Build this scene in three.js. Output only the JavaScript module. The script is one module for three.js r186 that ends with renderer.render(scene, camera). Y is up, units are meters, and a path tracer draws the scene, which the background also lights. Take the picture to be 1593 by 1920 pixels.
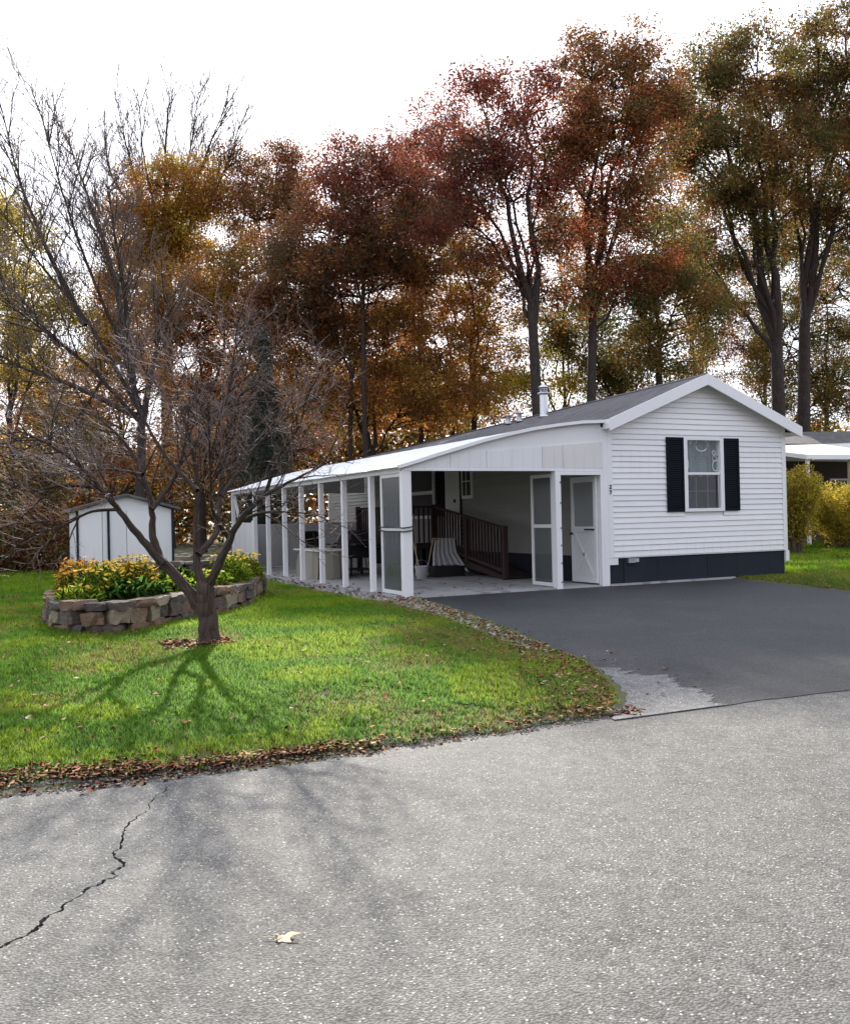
import * as THREE from 'three';
import { mergeGeometries, toCreasedNormals } from 'three/addons/utils/BufferGeometryUtils.js';
import { FontLoader } from 'three/addons/loaders/FontLoader.js';
import { TextGeometry } from 'three/addons/geometries/TextGeometry.js';

// ---------------------------------------------------------------- camera, sky, sun, exposure
const scene = new THREE.Scene();
const FOCAL = 1750, PW = 1593, PH = 1920;                       // focal length in pixels of the photograph
const YAW = 25.3, PITCH = 0.37, ROLL = 1.27;
const EYE = new THREE.Vector3(-10.17, 1.27, 13.77);             // y = 0 is the carport slab
const camera = new THREE.PerspectiveCamera(2 * Math.atan(PH / 2 / FOCAL) * 180 / Math.PI, PW / PH, 0.1, 3000);
const rad = d => d * Math.PI / 180;
camera.position.copy(EYE);
camera.rotation.order = 'YXZ';
camera.rotation.set(rad(PITCH), -rad(YAW), -rad(ROLL));
camera.updateMatrixWorld(true);

const SUN_AZ = rad(YAW - 8.5), SUN_EL = rad(29.8);
const sunDir = new THREE.Vector3(Math.sin(SUN_AZ) * Math.cos(SUN_EL), Math.sin(SUN_EL), -Math.cos(SUN_AZ) * Math.cos(SUN_EL));
{
  const w = 1024, h = 512, data = new Float32Array(w * h * 4), d = new THREE.Vector3();
  for (let j = 0; j < h; j++) for (let i = 0; i < w; i++) {
    const th = ((i + 0.5) / w - 0.5) * 2 * Math.PI, el = ((j + 0.5) / h - 0.5) * Math.PI;
    d.set(Math.cos(el) * Math.cos(th), Math.sin(el), Math.cos(el) * Math.sin(th));
    const c = Math.max(-1, Math.min(1, d.dot(sunDir))), ang = Math.acos(c);
    const up = Math.max(0, d.y);
    const glow = 0.36 * Math.exp(-Math.pow(ang / 0.8, 2)) + 0.25 * Math.exp(-Math.pow(ang / 0.25, 2));
    // thin bright cloud veil over pale blue
    const n = 0.5 + 0.25 * Math.sin(3.1 * d.x + 2.2 * d.z + 4 * d.y) + 0.25 * Math.sin(5.3 * d.z - 4.1 * d.x + 2.7 * d.y + 1.3);
    const blue = 0.35 + 0.4 * up;
    const k = 0.72 + 0.12 * n;
    const r = k * (0.97 - 0.26 * blue) + glow * 1.0, g = k * (0.965 - 0.16 * blue) + glow * 0.98, b = k * (1.04 - 0.02 * blue) + glow * 0.95;
    const o = (j * w + i) * 4;
    data[o] = r; data[o + 1] = g; data[o + 2] = b; data[o + 3] = 1;
  }
  const t = new THREE.DataTexture(data, w, h, THREE.RGBAFormat, THREE.FloatType);
  t.mapping = THREE.EquirectangularReflectionMapping; t.magFilter = t.minFilter = THREE.LinearFilter; t.wrapS = THREE.RepeatWrapping;
  t.needsUpdate = true;
  scene.background = t; scene.environment = t;
}
const sun = new THREE.DirectionalLight(new THREE.Color(1.0, 0.93, 0.82), 5);
sun.position.copy(sunDir).multiplyScalar(80); sun.target.position.set(0, 0, 0);
sun.castShadow = true; sun.shadow.mapSize.set(4096, 4096); sun.shadow.radius = 1.5;
Object.assign(sun.shadow.camera, { left: -40, right: 40, top: 40, bottom: -40, near: 1, far: 220 });
scene.add(sun, sun.target);
const renderer = new THREE.WebGLRenderer({ antialias: true });
renderer.toneMapping = THREE.LinearToneMapping;
renderer.toneMappingExposure = 1.9;
renderer.shadowMap.enabled = true;

// ---------------------------------------------------------------- helpers
function rng(seed) { let a = seed >>> 0; return () => { a = (a + 0x6D2B79F5) | 0; let t = Math.imul(a ^ (a >>> 15), 1 | a); t = (t + Math.imul(t ^ (t >>> 7), 61 | t)) ^ t; return ((t ^ (t >>> 14)) >>> 0) / 4294967296; }; }
const V = (x, y, z) => new THREE.Vector3(x, y, z);
const lerp = (a, b, t) => a + (b - a) * t, clamp = (x, a = 0, b = 1) => Math.min(b, Math.max(a, x));
const smooth = (a, b, x) => { const t = clamp((x - a) / (b - a)); return t * t * (3 - 2 * t); };
function hash2(x, y, s = 0) { let h = Math.imul(x, 374761393) ^ Math.imul(y, 668265263) ^ Math.imul(s + 11, 974711); h = Math.imul(h ^ (h >>> 13), 1274126177); return ((h ^ (h >>> 16)) >>> 0) / 4294967296; }
function vnoise(x, y, per, s = 0) {
  const xi = Math.floor(x), yi = Math.floor(y), fx = x - xi, fy = y - yi;
  const u = fx * fx * (3 - 2 * fx), v = fy * fy * (3 - 2 * fy), m = a => per ? ((a % per) + per) % per : a;
  const x0 = m(xi), x1 = m(xi + 1), y0 = m(yi), y1 = m(yi + 1);
  return lerp(lerp(hash2(x0, y0, s), hash2(x1, y0, s), u), lerp(hash2(x0, y1, s), hash2(x1, y1, s), u), v);
}
function fbm(x, y, per, oct = 4, s = 0) { let a = 0.5, t = 0, n = 0; for (let o = 0; o < oct; o++) { t += a * vnoise(x, y, per, s + o); n += a; a *= 0.5; x *= 2; y *= 2; if (per) per *= 2; } return t / n; }
function interp(tbl, x) { if (x <= tbl[0][0]) return tbl[0][1]; for (let i = 1; i < tbl.length; i++) if (x <= tbl[i][0]) { const [a, b] = tbl[i - 1], [c, d] = tbl[i]; return lerp(b, d, (x - a) / (c - a)); } return tbl[tbl.length - 1][1]; }
// a point of the place, from where it shows in the photograph and how far off it stands
const F0 = V(Math.sin(rad(YAW)), 0, -Math.cos(rad(YAW)));
function at(px, py, depth) {
  const v = V((px - PW / 2) / FOCAL, -(py - PH / 2) / FOCAL, -1).applyQuaternion(camera.quaternion);
  return v.multiplyScalar(depth / v.dot(F0)).add(EYE);
}
function tex(size, fn, { srgb = true, repeat = 1 } = {}) {
  const d = new Uint8Array(size * size * 4), c = [0, 0, 0];
  for (let j = 0; j < size; j++) for (let i = 0; i < size; i++) {
    fn(i / size, j / size, c); const o = (j * size + i) * 4;
    for (let k = 0; k < 3; k++) { let v = clamp(c[k]); if (srgb) v = v <= 0.0031308 ? v * 12.92 : 1.055 * Math.pow(v, 1 / 2.4) - 0.055; d[o + k] = v * 255 + 0.5; }
    d[o + 3] = 255;
  }
  const t = new THREE.DataTexture(d, size, size); t.wrapS = t.wrapT = THREE.RepeatWrapping; t.magFilter = THREE.LinearFilter; t.minFilter = THREE.LinearMipmapLinearFilter; t.generateMipmaps = true;
  if (srgb) t.colorSpace = THREE.SRGBColorSpace; t.repeat.set(repeat, repeat); t.needsUpdate = true; return t;
}
class Buf {
  constructor() { this.p = []; this.n = []; this.u = []; this.c = []; this.i = []; }
  vert(x, y, z, nx, ny, nz, u = 0, v = 0) { this.p.push(x, y, z); this.n.push(nx, ny, nz); this.u.push(u, v); return this.p.length / 3 - 1; }
  quad(a, b, c, d, s = 1) {                                     // flat quad, corners counter-clockwise; uv in metres
    const e1 = V().subVectors(b, a), e2 = V().subVectors(d, a), n = V().crossVectors(e1, e2).normalize();
    const ax = Math.abs(n.x), ay = Math.abs(n.y), az = Math.abs(n.z);
    const uv = q => ay > ax && ay > az ? [q.x * s, q.z * s] : ax > az ? [q.z * s, q.y * s] : [q.x * s, q.y * s];
    const k = [a, b, c, d].map(q => this.vert(q.x, q.y, q.z, n.x, n.y, n.z, ...uv(q)));
    this.i.push(k[0], k[1], k[2], k[0], k[2], k[3]); return this;
  }
  box(x0, x1, y0, y1, z0, z1) {
    const P = (a, b, c) => V(a ? x1 : x0, b ? y1 : y0, c ? z1 : z0);
    this.quad(P(0, 0, 1), P(1, 0, 1), P(1, 1, 1), P(0, 1, 1)); this.quad(P(1, 0, 0), P(0, 0, 0), P(0, 1, 0), P(1, 1, 0));
    this.quad(P(1, 0, 1), P(1, 0, 0), P(1, 1, 0), P(1, 1, 1)); this.quad(P(0, 0, 0), P(0, 0, 1), P(0, 1, 1), P(0, 1, 0));
    this.quad(P(0, 1, 1), P(1, 1, 1), P(1, 1, 0), P(0, 1, 0)); this.quad(P(0, 0, 0), P(1, 0, 0), P(1, 0, 1), P(0, 0, 1)); return this;
  }
  hex(b, t) {                                                   // eight corners: bottom ring, top ring (counter-clockwise from above)
    this.quad(b[3], b[2], b[1], b[0]); this.quad(t[0], t[1], t[2], t[3]);
    for (let k = 0; k < 4; k++) { const m = (k + 1) % 4; this.quad(b[k], b[m], t[m], t[k]); } return this;
  }
  bar(a, b, w, h, up = V(0, 1, 0)) {                            // straight bar of section w x h
    const d = V().subVectors(b, a).normalize(), s = V().crossVectors(d, up).normalize(), q = V().crossVectors(s, d).normalize();
    const R = (o, i, j) => o.clone().addScaledVector(s, i * w / 2).addScaledVector(q, j * h / 2);
    return this.hex([R(a, -1, -1), R(a, 1, -1), R(a, 1, 1), R(a, -1, 1)], [R(b, -1, -1), R(b, 1, -1), R(b, 1, 1), R(b, -1, 1)]);
  }
  tube(pts, radii, sides = 5, cap = false) {
    const N = pts.length, t = V(), s = V(), q = V(); let up = V(0.31, 0.17, 0.93), base = this.p.length / 3, len = 0;
    for (let k = 0; k < N; k++) {
      t.subVectors(pts[Math.min(N - 1, k + 1)], pts[Math.max(0, k - 1)]).normalize();
      if (Math.abs(t.dot(up)) > 0.95) up = V(0.9, 0.1, -0.4);
      s.crossVectors(t, up).normalize(); q.crossVectors(s, t); up = q.clone();
      if (k) len += pts[k].distanceTo(pts[k - 1]);
      for (let j = 0; j <= sides; j++) {
        const a = j / sides * Math.PI * 2, cx = Math.cos(a), cy = Math.sin(a), nx = s.x * cx + q.x * cy, ny = s.y * cx + q.y * cy, nz = s.z * cx + q.z * cy, r = radii[k];
        this.vert(pts[k].x + nx * r, pts[k].y + ny * r, pts[k].z + nz * r, nx, ny, nz, j / sides, len);
      }
    }
    const m = sides + 1;
    for (let k = 0; k < N - 1; k++) for (let j = 0; j < sides; j++) { const a = base + k * m + j; this.i.push(a, a + m, a + 1, a + 1, a + m, a + m + 1); }
    if (cap) for (const [k, f] of [[0, -1], [N - 1, 1]]) {
      const d = V().subVectors(pts[k], pts[k ? k - 1 : 1]).normalize(), c = this.vert(pts[k].x, pts[k].y, pts[k].z, d.x, d.y, d.z), b0 = this.p.length / 3;
      for (let j = 0; j <= sides; j++) { const o = (base + k * m + j) * 3; this.vert(this.p[o], this.p[o + 1], this.p[o + 2], d.x, d.y, d.z); }
      for (let j = 0; j < sides; j++) f > 0 ? this.i.push(c, b0 + j, b0 + j + 1) : this.i.push(c, b0 + j + 1, b0 + j);
    }
    return this;
  }
  geo() {
    const g = new THREE.BufferGeometry();
    g.setAttribute('position', new THREE.Float32BufferAttribute(this.p, 3)); g.setAttribute('normal', new THREE.Float32BufferAttribute(this.n, 3)); g.setAttribute('uv', new THREE.Float32BufferAttribute(this.u, 2));
    if (this.c.length) g.setAttribute('color', new THREE.Float32BufferAttribute(this.c, 3));
    g.setIndex(this.i); return g;
  }
}
const names = new Map();
function numbered(n) { const k = names.get(n) || 0; names.set(n, k + 1); return k ? `${n}_${String(k).padStart(3, '0')}` : n; }
function mesh(name, g, m, parent) {
  const o = new THREE.Mesh(g.isBufferGeometry ? g : g.geo(), m); o.castShadow = o.receiveShadow = true;
  o.name = parent ? name : numbered(name); (parent || scene).add(o); return o;
}
function tag(o, label, category, group) { o.userData.label = label; o.userData.category = category; if (group) o.userData.group = group; return o; }
function thing(name, label, category, pos, group) { const o = new THREE.Group(); o.name = numbered(name); if (pos) o.position.copy(pos); scene.add(o); return tag(o, label, category, group); }
function kind(o, k) { o.userData.kind = k; return o; }
const box = (...a) => new Buf().box(...a);
const col = (r, g, b) => new THREE.Color().setRGB(r, g, b);
const std = (r, g, b, rough = 0.8, o = {}) => new THREE.MeshStandardMaterial({ color: col(r, g, b), roughness: rough, side: THREE.DoubleSide, ...o });

// ---------------------------------------------------------------- materials
const grimeTex = tex(512, (u, v, c) => { const n = fbm(u * 6, v * 6, 6, 4, 3), s = fbm(u * 24, v * 3, 3, 3, 9); const k = 0.95 + 0.05 * n - 0.05 * smooth(0.62, 0.8, s); c[0] = k; c[1] = k * 0.995; c[2] = k * 0.985; }, { repeat: 0.6 });
const M = {};
M.vinyl = std(0.8, 0.8, 0.81, 0.5, { map: grimeTex });
M.vinylB = std(0.775, 0.775, 0.79, 0.52, { map: grimeTex });
M.vinylC = std(0.82, 0.817, 0.82, 0.5, { map: grimeTex });
M.vinylShaded = std(0.3, 0.285, 0.265, 0.6, { map: grimeTex });  // side-wall siding darkened to paint in the shade under the carport
M.vinylShadedB = std(0.275, 0.262, 0.245, 0.6, { map: grimeTex });
M.trim = std(0.81, 0.81, 0.82, 0.5, { map: grimeTex });
M.whitePaint = std(0.8, 0.79, 0.8, 0.55, { map: grimeTex });
M.panel = std(0.75, 0.755, 0.765, 0.45, { map: grimeTex });
M.panelB = std(0.7, 0.685, 0.675, 0.5, { map: grimeTex });
M.metalRoof = std(0.8, 0.8, 0.8, 0.42, { map: grimeTex });
M.skirt = new THREE.MeshPhysicalMaterial({ color: col(0.022, 0.026, 0.036), roughness: 0.8, specularIntensity: 0.35, side: THREE.DoubleSide });
M.skirtB = new THREE.MeshPhysicalMaterial({ color: col(0.02, 0.024, 0.033), roughness: 0.8, specularIntensity: 0.35, side: THREE.DoubleSide });
M.shutter = new THREE.MeshPhysicalMaterial({ color: col(0.006, 0.007, 0.013), roughness: 0.75, specularIntensity: 0.25, side: THREE.DoubleSide });
M.black = std(0.012, 0.012, 0.014, 0.5);
M.darkCloth = std(0.015, 0.015, 0.02, 0.9);
M.grayMetal = std(0.45, 0.46, 0.48, 0.35, { metalness: 0.8 });
M.galv = std(0.62, 0.63, 0.65, 0.3, { metalness: 0.85 });
M.glass = new THREE.MeshPhysicalMaterial({ color: col(0.9, 0.95, 0.95), roughness: 0.03, transmission: 1, thickness: 0, ior: 1.5, side: THREE.DoubleSide });
M.dustyGlass = new THREE.MeshPhysicalMaterial({ color: col(0.62, 0.66, 0.65), roughness: 0.35, transmission: 0.75, thickness: 0, ior: 1.5, side: THREE.DoubleSide });
M.screen = new THREE.MeshPhysicalMaterial({ color: col(0.24, 0.26, 0.265), roughness: 0.22, transmission: 0.75, thickness: 0, ior: 1.4, side: THREE.DoubleSide });
M.interior = std(0.015, 0.017, 0.022, 0.9);
M.curtain = std(0.2, 0.225, 0.235, 0.95);
M.muntin = std(0.1, 0.12, 0.125, 0.9);
M.lace = std(0.72, 0.74, 0.74, 0.9);
const woodTex = tex(512, (u, v, c) => { const g = fbm(u * 40, v * 3, 0, 4, 5), k = 0.7 + 0.6 * g; c[0] = 0.034 * k; c[1] = 0.014 * k; c[2] = 0.012 * k; });
M.redwood = std(1, 1, 1, 0.75, { map: woodTex });
M.handle = std(0.45, 0.36, 0.24, 0.6);
M.white = std(0.42, 0.42, 0.43, 0.7);
M.tanCloth = std(0.27, 0.25, 0.2, 0.95);
const shingleTex = tex(1024, (u, v, c) => {
  const row = Math.floor(v * 32), x = u * 14 + (row % 2) * 0.5 + hash2(row, 3) * 0.3, cell = Math.floor(x), fx = x - cell, fy = v * 32 - row;
  let k = 0.75 + 0.45 * hash2(((cell % 14) + 14) % 14, row, 4); if (fx < 0.05 || fy < 0.1) k *= 0.6; k *= 0.85 + 0.3 * vnoise(u * 512, v * 512, 512, 6);
  c[0] = 0.115 * k; c[1] = 0.108 * k; c[2] = 0.112 * k;
}, { repeat: 0.22 });
M.shingle = std(1, 1, 1, 0.9, { map: shingleTex });
const concreteTex = tex(1024, (u, v, c) => {
  const n = fbm(u * 5, v * 5, 5, 5, 1), f = vnoise(u * 300, v * 300, 300, 2), st = smooth(0.62, 0.72, fbm(u * 9, v * 9, 9, 4, 21));
  let k = 0.27 + 0.12 * n + 0.06 * f - 0.13 * st; c[0] = k; c[1] = k * 0.99; c[2] = k * 0.97;
}, { repeat: 0.3 });
M.concrete = std(1, 1, 1, 0.85, { map: concreteTex });

// aged asphalt: pale aggregate stones of about a centimetre in grey binder
const ASPH = 6;
function worleyStone(u, v, per, s) {
  const x = u * per, y = v * per, xi = Math.floor(x), yi = Math.floor(y); let best = 9, id = 0;
  for (let a = -1; a <= 1; a++) for (let b = -1; b <= 1; b++) {
    const cx = ((xi + a) % per + per) % per, cy = ((yi + b) % per + per) % per, dx = xi + a + hash2(cx, cy, s) - x, dy = yi + b + hash2(cx, cy, s + 1) - y, d = dx * dx + dy * dy;
    if (d < best) { best = d; id = hash2(cx, cy, s + 2); }
  }
  return [Math.sqrt(best), id];
}
const asphTex = tex(2048, (u, v, c) => {
  const [d, id] = worleyStone(u, v, 620, 31), [d2, id2] = worleyStone(u, v, 230, 51);
  const n = fbm(u * 7, v * 7, 7, 4, 41), st = fbm(u * 3, v * 3, 3, 3, 77);
  let k = 0.106 + 0.04 * (n - 0.5) + 0.03 * (st - 0.5) + 0.11 * (id - 0.5) + 0.035 * (vnoise(u * 140, v * 140, 140, 95) - 0.5) + 0.03 * (vnoise(u * 55, v * 55, 55, 96) - 0.5);
  k *= 1 - 0.5 * smooth(0.42, 0.75, d);                          // binder between stones
  if (id > 0.96 && d < 0.4) k = 0.28 + 0.26 * (id - 0.96) / 0.04;
  if (id2 > 0.97 && d2 < 0.12 + 0.14 * (id2 - 0.97) / 0.03) k = 0.36;
  if (id2 < 0.05 && d2 < 0.16 + 3 * id2) k = 0.05;
  const w = 0.5 + 0.5 * fbm(u * 4, v * 4, 4, 3, 90);
  c[0] = k * (1.0 + 0.03 * w); c[1] = k * (0.985 + 0.02 * w); c[2] = k * (0.965 - 0.03 * w);
}, { repeat: 1 / ASPH });
const asphBump = tex(2048, (u, v, c) => { const [d, id] = worleyStone(u, v, 620, 31); const k = (0.4 + 0.6 * id) * (1 - smooth(0.2, 0.75, d)); c[0] = c[1] = c[2] = k; }, { srgb: false, repeat: 1 / ASPH });
M.asphalt = std(1, 1, 1, 0.85, { map: asphTex, bumpMap: asphBump, bumpScale: 0.0035 });
const sealTex = tex(1024, (u, v, c) => {
  const sx = fbm(u * 8, v * 22, 2, 6, 13), s2 = fbm(u * 11, v * 11, 11, 6, 14), f = vnoise(u * 512, v * 512, 512, 8);
  let k = 0.028 + 0.06 * smooth(0.44, 0.62, sx) * smooth(0.36, 0.6, s2) + 0.032 * (f - 0.5) + 0.02 * (s2 - 0.5) + (hash2(Math.floor(u * 1024), Math.floor(v * 1024), 77) > 0.985 ? 0.09 : 0); c[0] = k * 0.97; c[1] = k * 0.985; c[2] = k * 1.05;
}, { repeat: 1 / 7 });
const sealBump = tex(1024, (u, v, c) => { c[0] = c[1] = c[2] = fbm(u * 220, v * 220, 220, 2, 61); }, { srgb: false, repeat: 1 / 4 });
M.seal = std(1, 1, 1, 0.72, { map: sealTex, bumpMap: sealBump, bumpScale: 0.006 });
M.apron = std(1.35, 1.35, 1.4, 0.75, { map: asphTex, bumpMap: asphBump, bumpScale: 0.002 });  // asphalt brightened for wear and the sunlight painted into it
const soilTex = tex(1024, (u, v, c) => {
  const n = fbm(u * 10, v * 10, 10, 5, 17), f = vnoise(u * 400, v * 400, 400, 19), g = smooth(0.4, 0.62, n);
  const k = 0.7 + 0.6 * f; c[0] = lerp(0.09, 0.06, g) * k; c[1] = lerp(0.068, 0.075, g) * k; c[2] = lerp(0.042, 0.022, g) * k;
}, { repeat: 1 / 5 });
M.soil = std(1, 1, 1, 1, { map: soilTex });
M.mulch = std(0.11, 0.06, 0.035, 1);
const barkTex = tex(512, (u, v, c) => { const r = fbm(u * 8, v * 4, 4, 5, 23), f = Math.abs(vnoise(u * 24 + 3 * r, v * 6, 0, 24) - 0.5) * 2, k = 0.55 + 0.9 * f * r + 0.3 * vnoise(u * 90, v * 90, 0, 5); c[0] = 0.1 * k; c[1] = 0.083 * k; c[2] = 0.075 * k; });
const barkBump = tex(512, (u, v, c) => { const r = fbm(u * 8, v * 4, 4, 5, 23); c[0] = c[1] = c[2] = Math.abs(vnoise(u * 24 + 3 * r, v * 6, 0, 24) - 0.5) * 2; }, { srgb: false });
M.bark = std(0.8, 0.66, 0.58, 0.95, { map: barkTex, bumpMap: barkBump, bumpScale: 0.03 });
M.barkDark = std(0.45, 0.38, 0.34, 0.95, { map: barkTex, bumpMap: barkBump, bumpScale: 0.02 });
M.twig = std(0.15, 0.108, 0.1, 0.75);
M.twigDark = std(0.13, 0.09, 0.07, 0.85);
M.leaf = new THREE.MeshPhysicalMaterial({ color: 0xffffff, roughness: 0.95, transmission: 0.62, thickness: 0, side: THREE.DoubleSide, specularIntensity: 0.12 });
M.litter = new THREE.MeshPhysicalMaterial({ color: 0xffffff, roughness: 0.9, transmission: 0.2, thickness: 0, side: THREE.DoubleSide, specularIntensity: 0.2 });
M.grass = new THREE.MeshPhysicalMaterial({ color: 0xffffff, roughness: 0.75, transmission: 0.5, thickness: 0, side: THREE.DoubleSide, specularIntensity: 0.12 });

// ---------------------------------------------------------------- ground, road, driveway, slab
const ROAD_Y = -0.33, ROAD_Z = 7.72;
const driveL = [[0, -3.9], [1, -3.95], [2.8, -4.12], [4.5, -4.42], [5.9, -4.66], [6.9, -5.1], [7.4, -5.4], [7.8, -5.85]];
const driveR = [[0, 2.85], [3, 3.0], [5, 3.6], [7.8, 5.6]];
const driveY = z => lerp(-0.025, ROAD_Y + 0.006, clamp(z / 7.8));
const lawnZ = [[-60, 0.0], [-14, 0.0], [-4, 0.0], [0, -0.01], [2, -0.03], [4, -0.08], [6, -0.165], [7, -0.245], [7.6, -0.31], [7.9, -0.335]];
const roadEdge = x => ROAD_Z + 0.05 * (vnoise(x * 1.3, 4, 0, 2) - 0.5) + 0.07 * (vnoise(x * 5, 9, 0, 3) - 0.5) + 0.035 * (vnoise(x * 17, 2, 0, 4) - 0.5) - (x < -9 ? 0.12 * smooth(-9, -10.5, x) : 0);
const inDrive = (x, z, m = 0) => z > -0.05 - m && z < 7.9 && x > interp(driveL, z) - m && x < interp(driveR, z) + m;
const inSlab = (x, z, m = 0) => x > -4.1 - m && x < 4.4 + m && z < 0.06 + m && z > -15.2 - m;
function lawnH(x, z) {
  let h = interp(lawnZ, z) + 0.03 * (fbm(x * 0.7, z * 0.7, 0, 3, 40) - 0.5) * smooth(7.6, 6, z);
  const zz = clamp(z, 0, 7.8), dl = interp(driveL, zz) - x, dr = x - interp(driveR, zz), d = Math.max(dl, dr);
  if (z > -0.5 && d > -0.4) h = Math.min(h, driveY(zz) + 0.015 + 0.085 * Math.max(0, d));
  if (z > -0.5 && d > -0.4) h = lerp(h, driveY(zz) + 0.015, smooth(0.5, 0, Math.max(0, d)) * 0.7);
  if (z < 0.1 && x < -4 && x > -5.2) h = lerp(h, -0.05, smooth(-5.2, -4.2, x));
  return h;
}
function groundH(x, z) {
  if (z > roadEdge(x) + 0.08 && z < 16.6) return ROAD_Y - 0.045;
  if (z >= 16.6) return ROAD_Y + 0.02;
  if (inDrive(x, z, -0.1)) return driveY(clamp(z, 0, 7.8)) - 0.05;
  if (inSlab(x, z, -0.1)) return -0.12;
  return lawnH(x, z);
}
{
  const axis = (a, b, step, far) => { const r = []; for (let x = a; x <= b + 1e-6; x += step) r.push(x); let s = step, x = b; const hi = []; while (x < far) { s *= 1.35; x += s; hi.push(x); } s = step; x = a; const lo = []; while (x > -far) { s *= 1.35; x -= s; lo.unshift(x); } return [...lo, ...r, ...hi]; };
  const xs = axis(-17, 9, 0.16, 700), zs = axis(-13, 9, 0.16, 700), b = new Buf(), nx = xs.length;
  for (const z of zs) for (const x of xs) {
    const e = 0.1, h = groundH(x, z), n = V(lawnH(x - e, z) - lawnH(x + e, z), 2 * e, lawnH(x, z - e) - lawnH(x, z + e)).normalize();
    b.vert(x, h, z, n.x, n.y, n.z, x, z);
  }
  for (let j = 0; j < zs.length - 1; j++) for (let i = 0; i < nx - 1; i++) { const a = j * nx + i; b.i.push(a, a + nx, a + 1, a + 1, a + nx, a + nx + 1); }
  kind(mesh('ground', b, M.soil), 'structure');
}
function sheet(name, contour, holes, hy, mat, edge = 0.04) {
  const tri = THREE.ShapeUtils.triangulateShape(contour, holes), b = new Buf(), all = [contour, ...holes].flat();
  for (const p of all) b.vert(p.x, hy(p.x, p.y), p.y, 0, 1, 0, p.x, p.y);
  for (const t of tri) { const [i, j, k] = t, A = all[i], B = all[j], C = all[k]; const s = (B.x - A.x) * (C.y - A.y) - (B.y - A.y) * (C.x - A.x); s < 0 ? b.i.push(i, j, k) : b.i.push(i, k, j); }
  for (const ring of [contour, ...holes]) for (let i = 0; i < ring.length; i++) { const p = ring[i], q = ring[(i + 1) % ring.length]; b.quad(V(p.x, hy(p.x, p.y) - edge, p.y), V(q.x, hy(q.x, q.y) - edge, q.y), V(q.x, hy(q.x, q.y), q.y), V(p.x, hy(p.x, p.y), p.y)); }
  return kind(mesh(name, b, mat), 'structure');
}
const V2 = (x, y) => new THREE.Vector2(x, y);
{
  const R = rng(5), c = [];
  for (let x = -60; x < -20; x += 2) c.push(V2(x, roadEdge(x)));
  for (let x = -20; x < 12; x += 0.07) c.push(V2(x, roadEdge(x)));
  for (let x = 12; x <= 80; x += 2) c.push(V2(x, roadEdge(x)));
  c.push(V2(80, 16.7), V2(-60, 16.7));
  // the crack, a real gap in the paving, widest towards the lower left
  const cr = [[-11.6, 10.75, 0.03], [-10.75, 10.2, 0.028], [-10.14, 9.86, 0.024], [-10.03, 9.74, 0.026], [-9.92, 9.57, 0.022], [-9.77, 9.39, 0.024], [-9.66, 9.28, 0.02], [-9.61, 9.16, 0.024], [-9.6, 8.9, 0.014], [-9.48, 8.57, 0.014], [-9.32, 8.23, 0.012], [-9.18, 7.95, 0.01], [-9.13, 7.84, 0.006]];
  const pts = [];
  for (let k = 0; k < cr.length - 1; k++) for (let s = 0; s < 14; s++) { const t = s / 14; pts.push([lerp(cr[k][0], cr[k + 1][0], t) + 0.016 * (R() - 0.5) + 0.05 * (vnoise(k * 3 + t * 3, 1, 0, 91) - 0.5), lerp(cr[k][1], cr[k + 1][1], t) + 0.016 * (R() - 0.5) + 0.05 * (vnoise(k * 3 + t * 3, 7, 0, 92) - 0.5), lerp(cr[k][2], cr[k + 1][2], t) * (0.2 + 0.9 * R())]); }
  const L = [], Rr = [];
  pts.forEach((p, k) => { const a = pts[Math.max(0, k - 1)], b = pts[Math.min(pts.length - 1, k + 1)]; let dx = b[0] - a[0], dz = b[1] - a[1]; const l = Math.hypot(dx, dz); dx /= l; dz /= l; L.push(V2(p[0] - dz * p[2] / 2, p[1] + dx * p[2] / 2)); Rr.push(V2(p[0] + dz * p[2] / 2, p[1] - dx * p[2] / 2)); });
  sheet('road', c, [[...L, ...Rr.reverse()]], () => ROAD_Y, M.asphalt);
  const d = [];
  for (let z = 0.02; z <= 7.78; z += 0.08) d.push(V2(interp(driveL, z) + 0.07 * (vnoise(z * 3, 1, 0, 6) - 0.5) + 0.05 * (vnoise(z * 11, 1, 0, 7) - 0.5), z));
  for (let x = -5.8; x < 5.4; x += 0.12) d.push(V2(x, 7.86 + 0.05 * (vnoise(x * 3, 2, 0, 8) - 0.5) + (x > -4.5 ? 0.1 * smooth(-4.5, -2, x) : 0)));
  for (let z = 7.7; z > 0.02; z -= 0.3) d.push(V2(interp(driveR, z) + 0.06 * (vnoise(z * 3, 5, 0, 6) - 0.5), z));
  d.push(V2(2.85, 0.02));
  sheet('driveway', d, [], (x, z) => (z > 7.8 ? ROAD_Y + 0.006 : driveY(z)), M.seal, 0.05);
  // pale apron at the lawn corner: worn surface plus its sunlit patch painted in
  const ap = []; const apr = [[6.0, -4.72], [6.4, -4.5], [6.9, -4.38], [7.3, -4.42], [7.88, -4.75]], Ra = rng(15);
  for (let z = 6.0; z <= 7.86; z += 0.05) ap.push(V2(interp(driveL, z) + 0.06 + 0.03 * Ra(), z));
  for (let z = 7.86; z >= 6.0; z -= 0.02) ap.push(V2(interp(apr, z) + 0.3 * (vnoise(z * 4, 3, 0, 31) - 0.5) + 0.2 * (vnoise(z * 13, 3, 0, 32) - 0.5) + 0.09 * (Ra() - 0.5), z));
  sheet('worn_sunlit_apron', ap, [], (x, z) => (z > 7.8 ? ROAD_Y + 0.011 : driveY(z) + 0.005), M.apron, 0.006);
  kind(mesh('carport_floor', box(-4.09, -0.02, -0.12, 0, -11.7, 0.015), M.concrete), 'structure');
}

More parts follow.
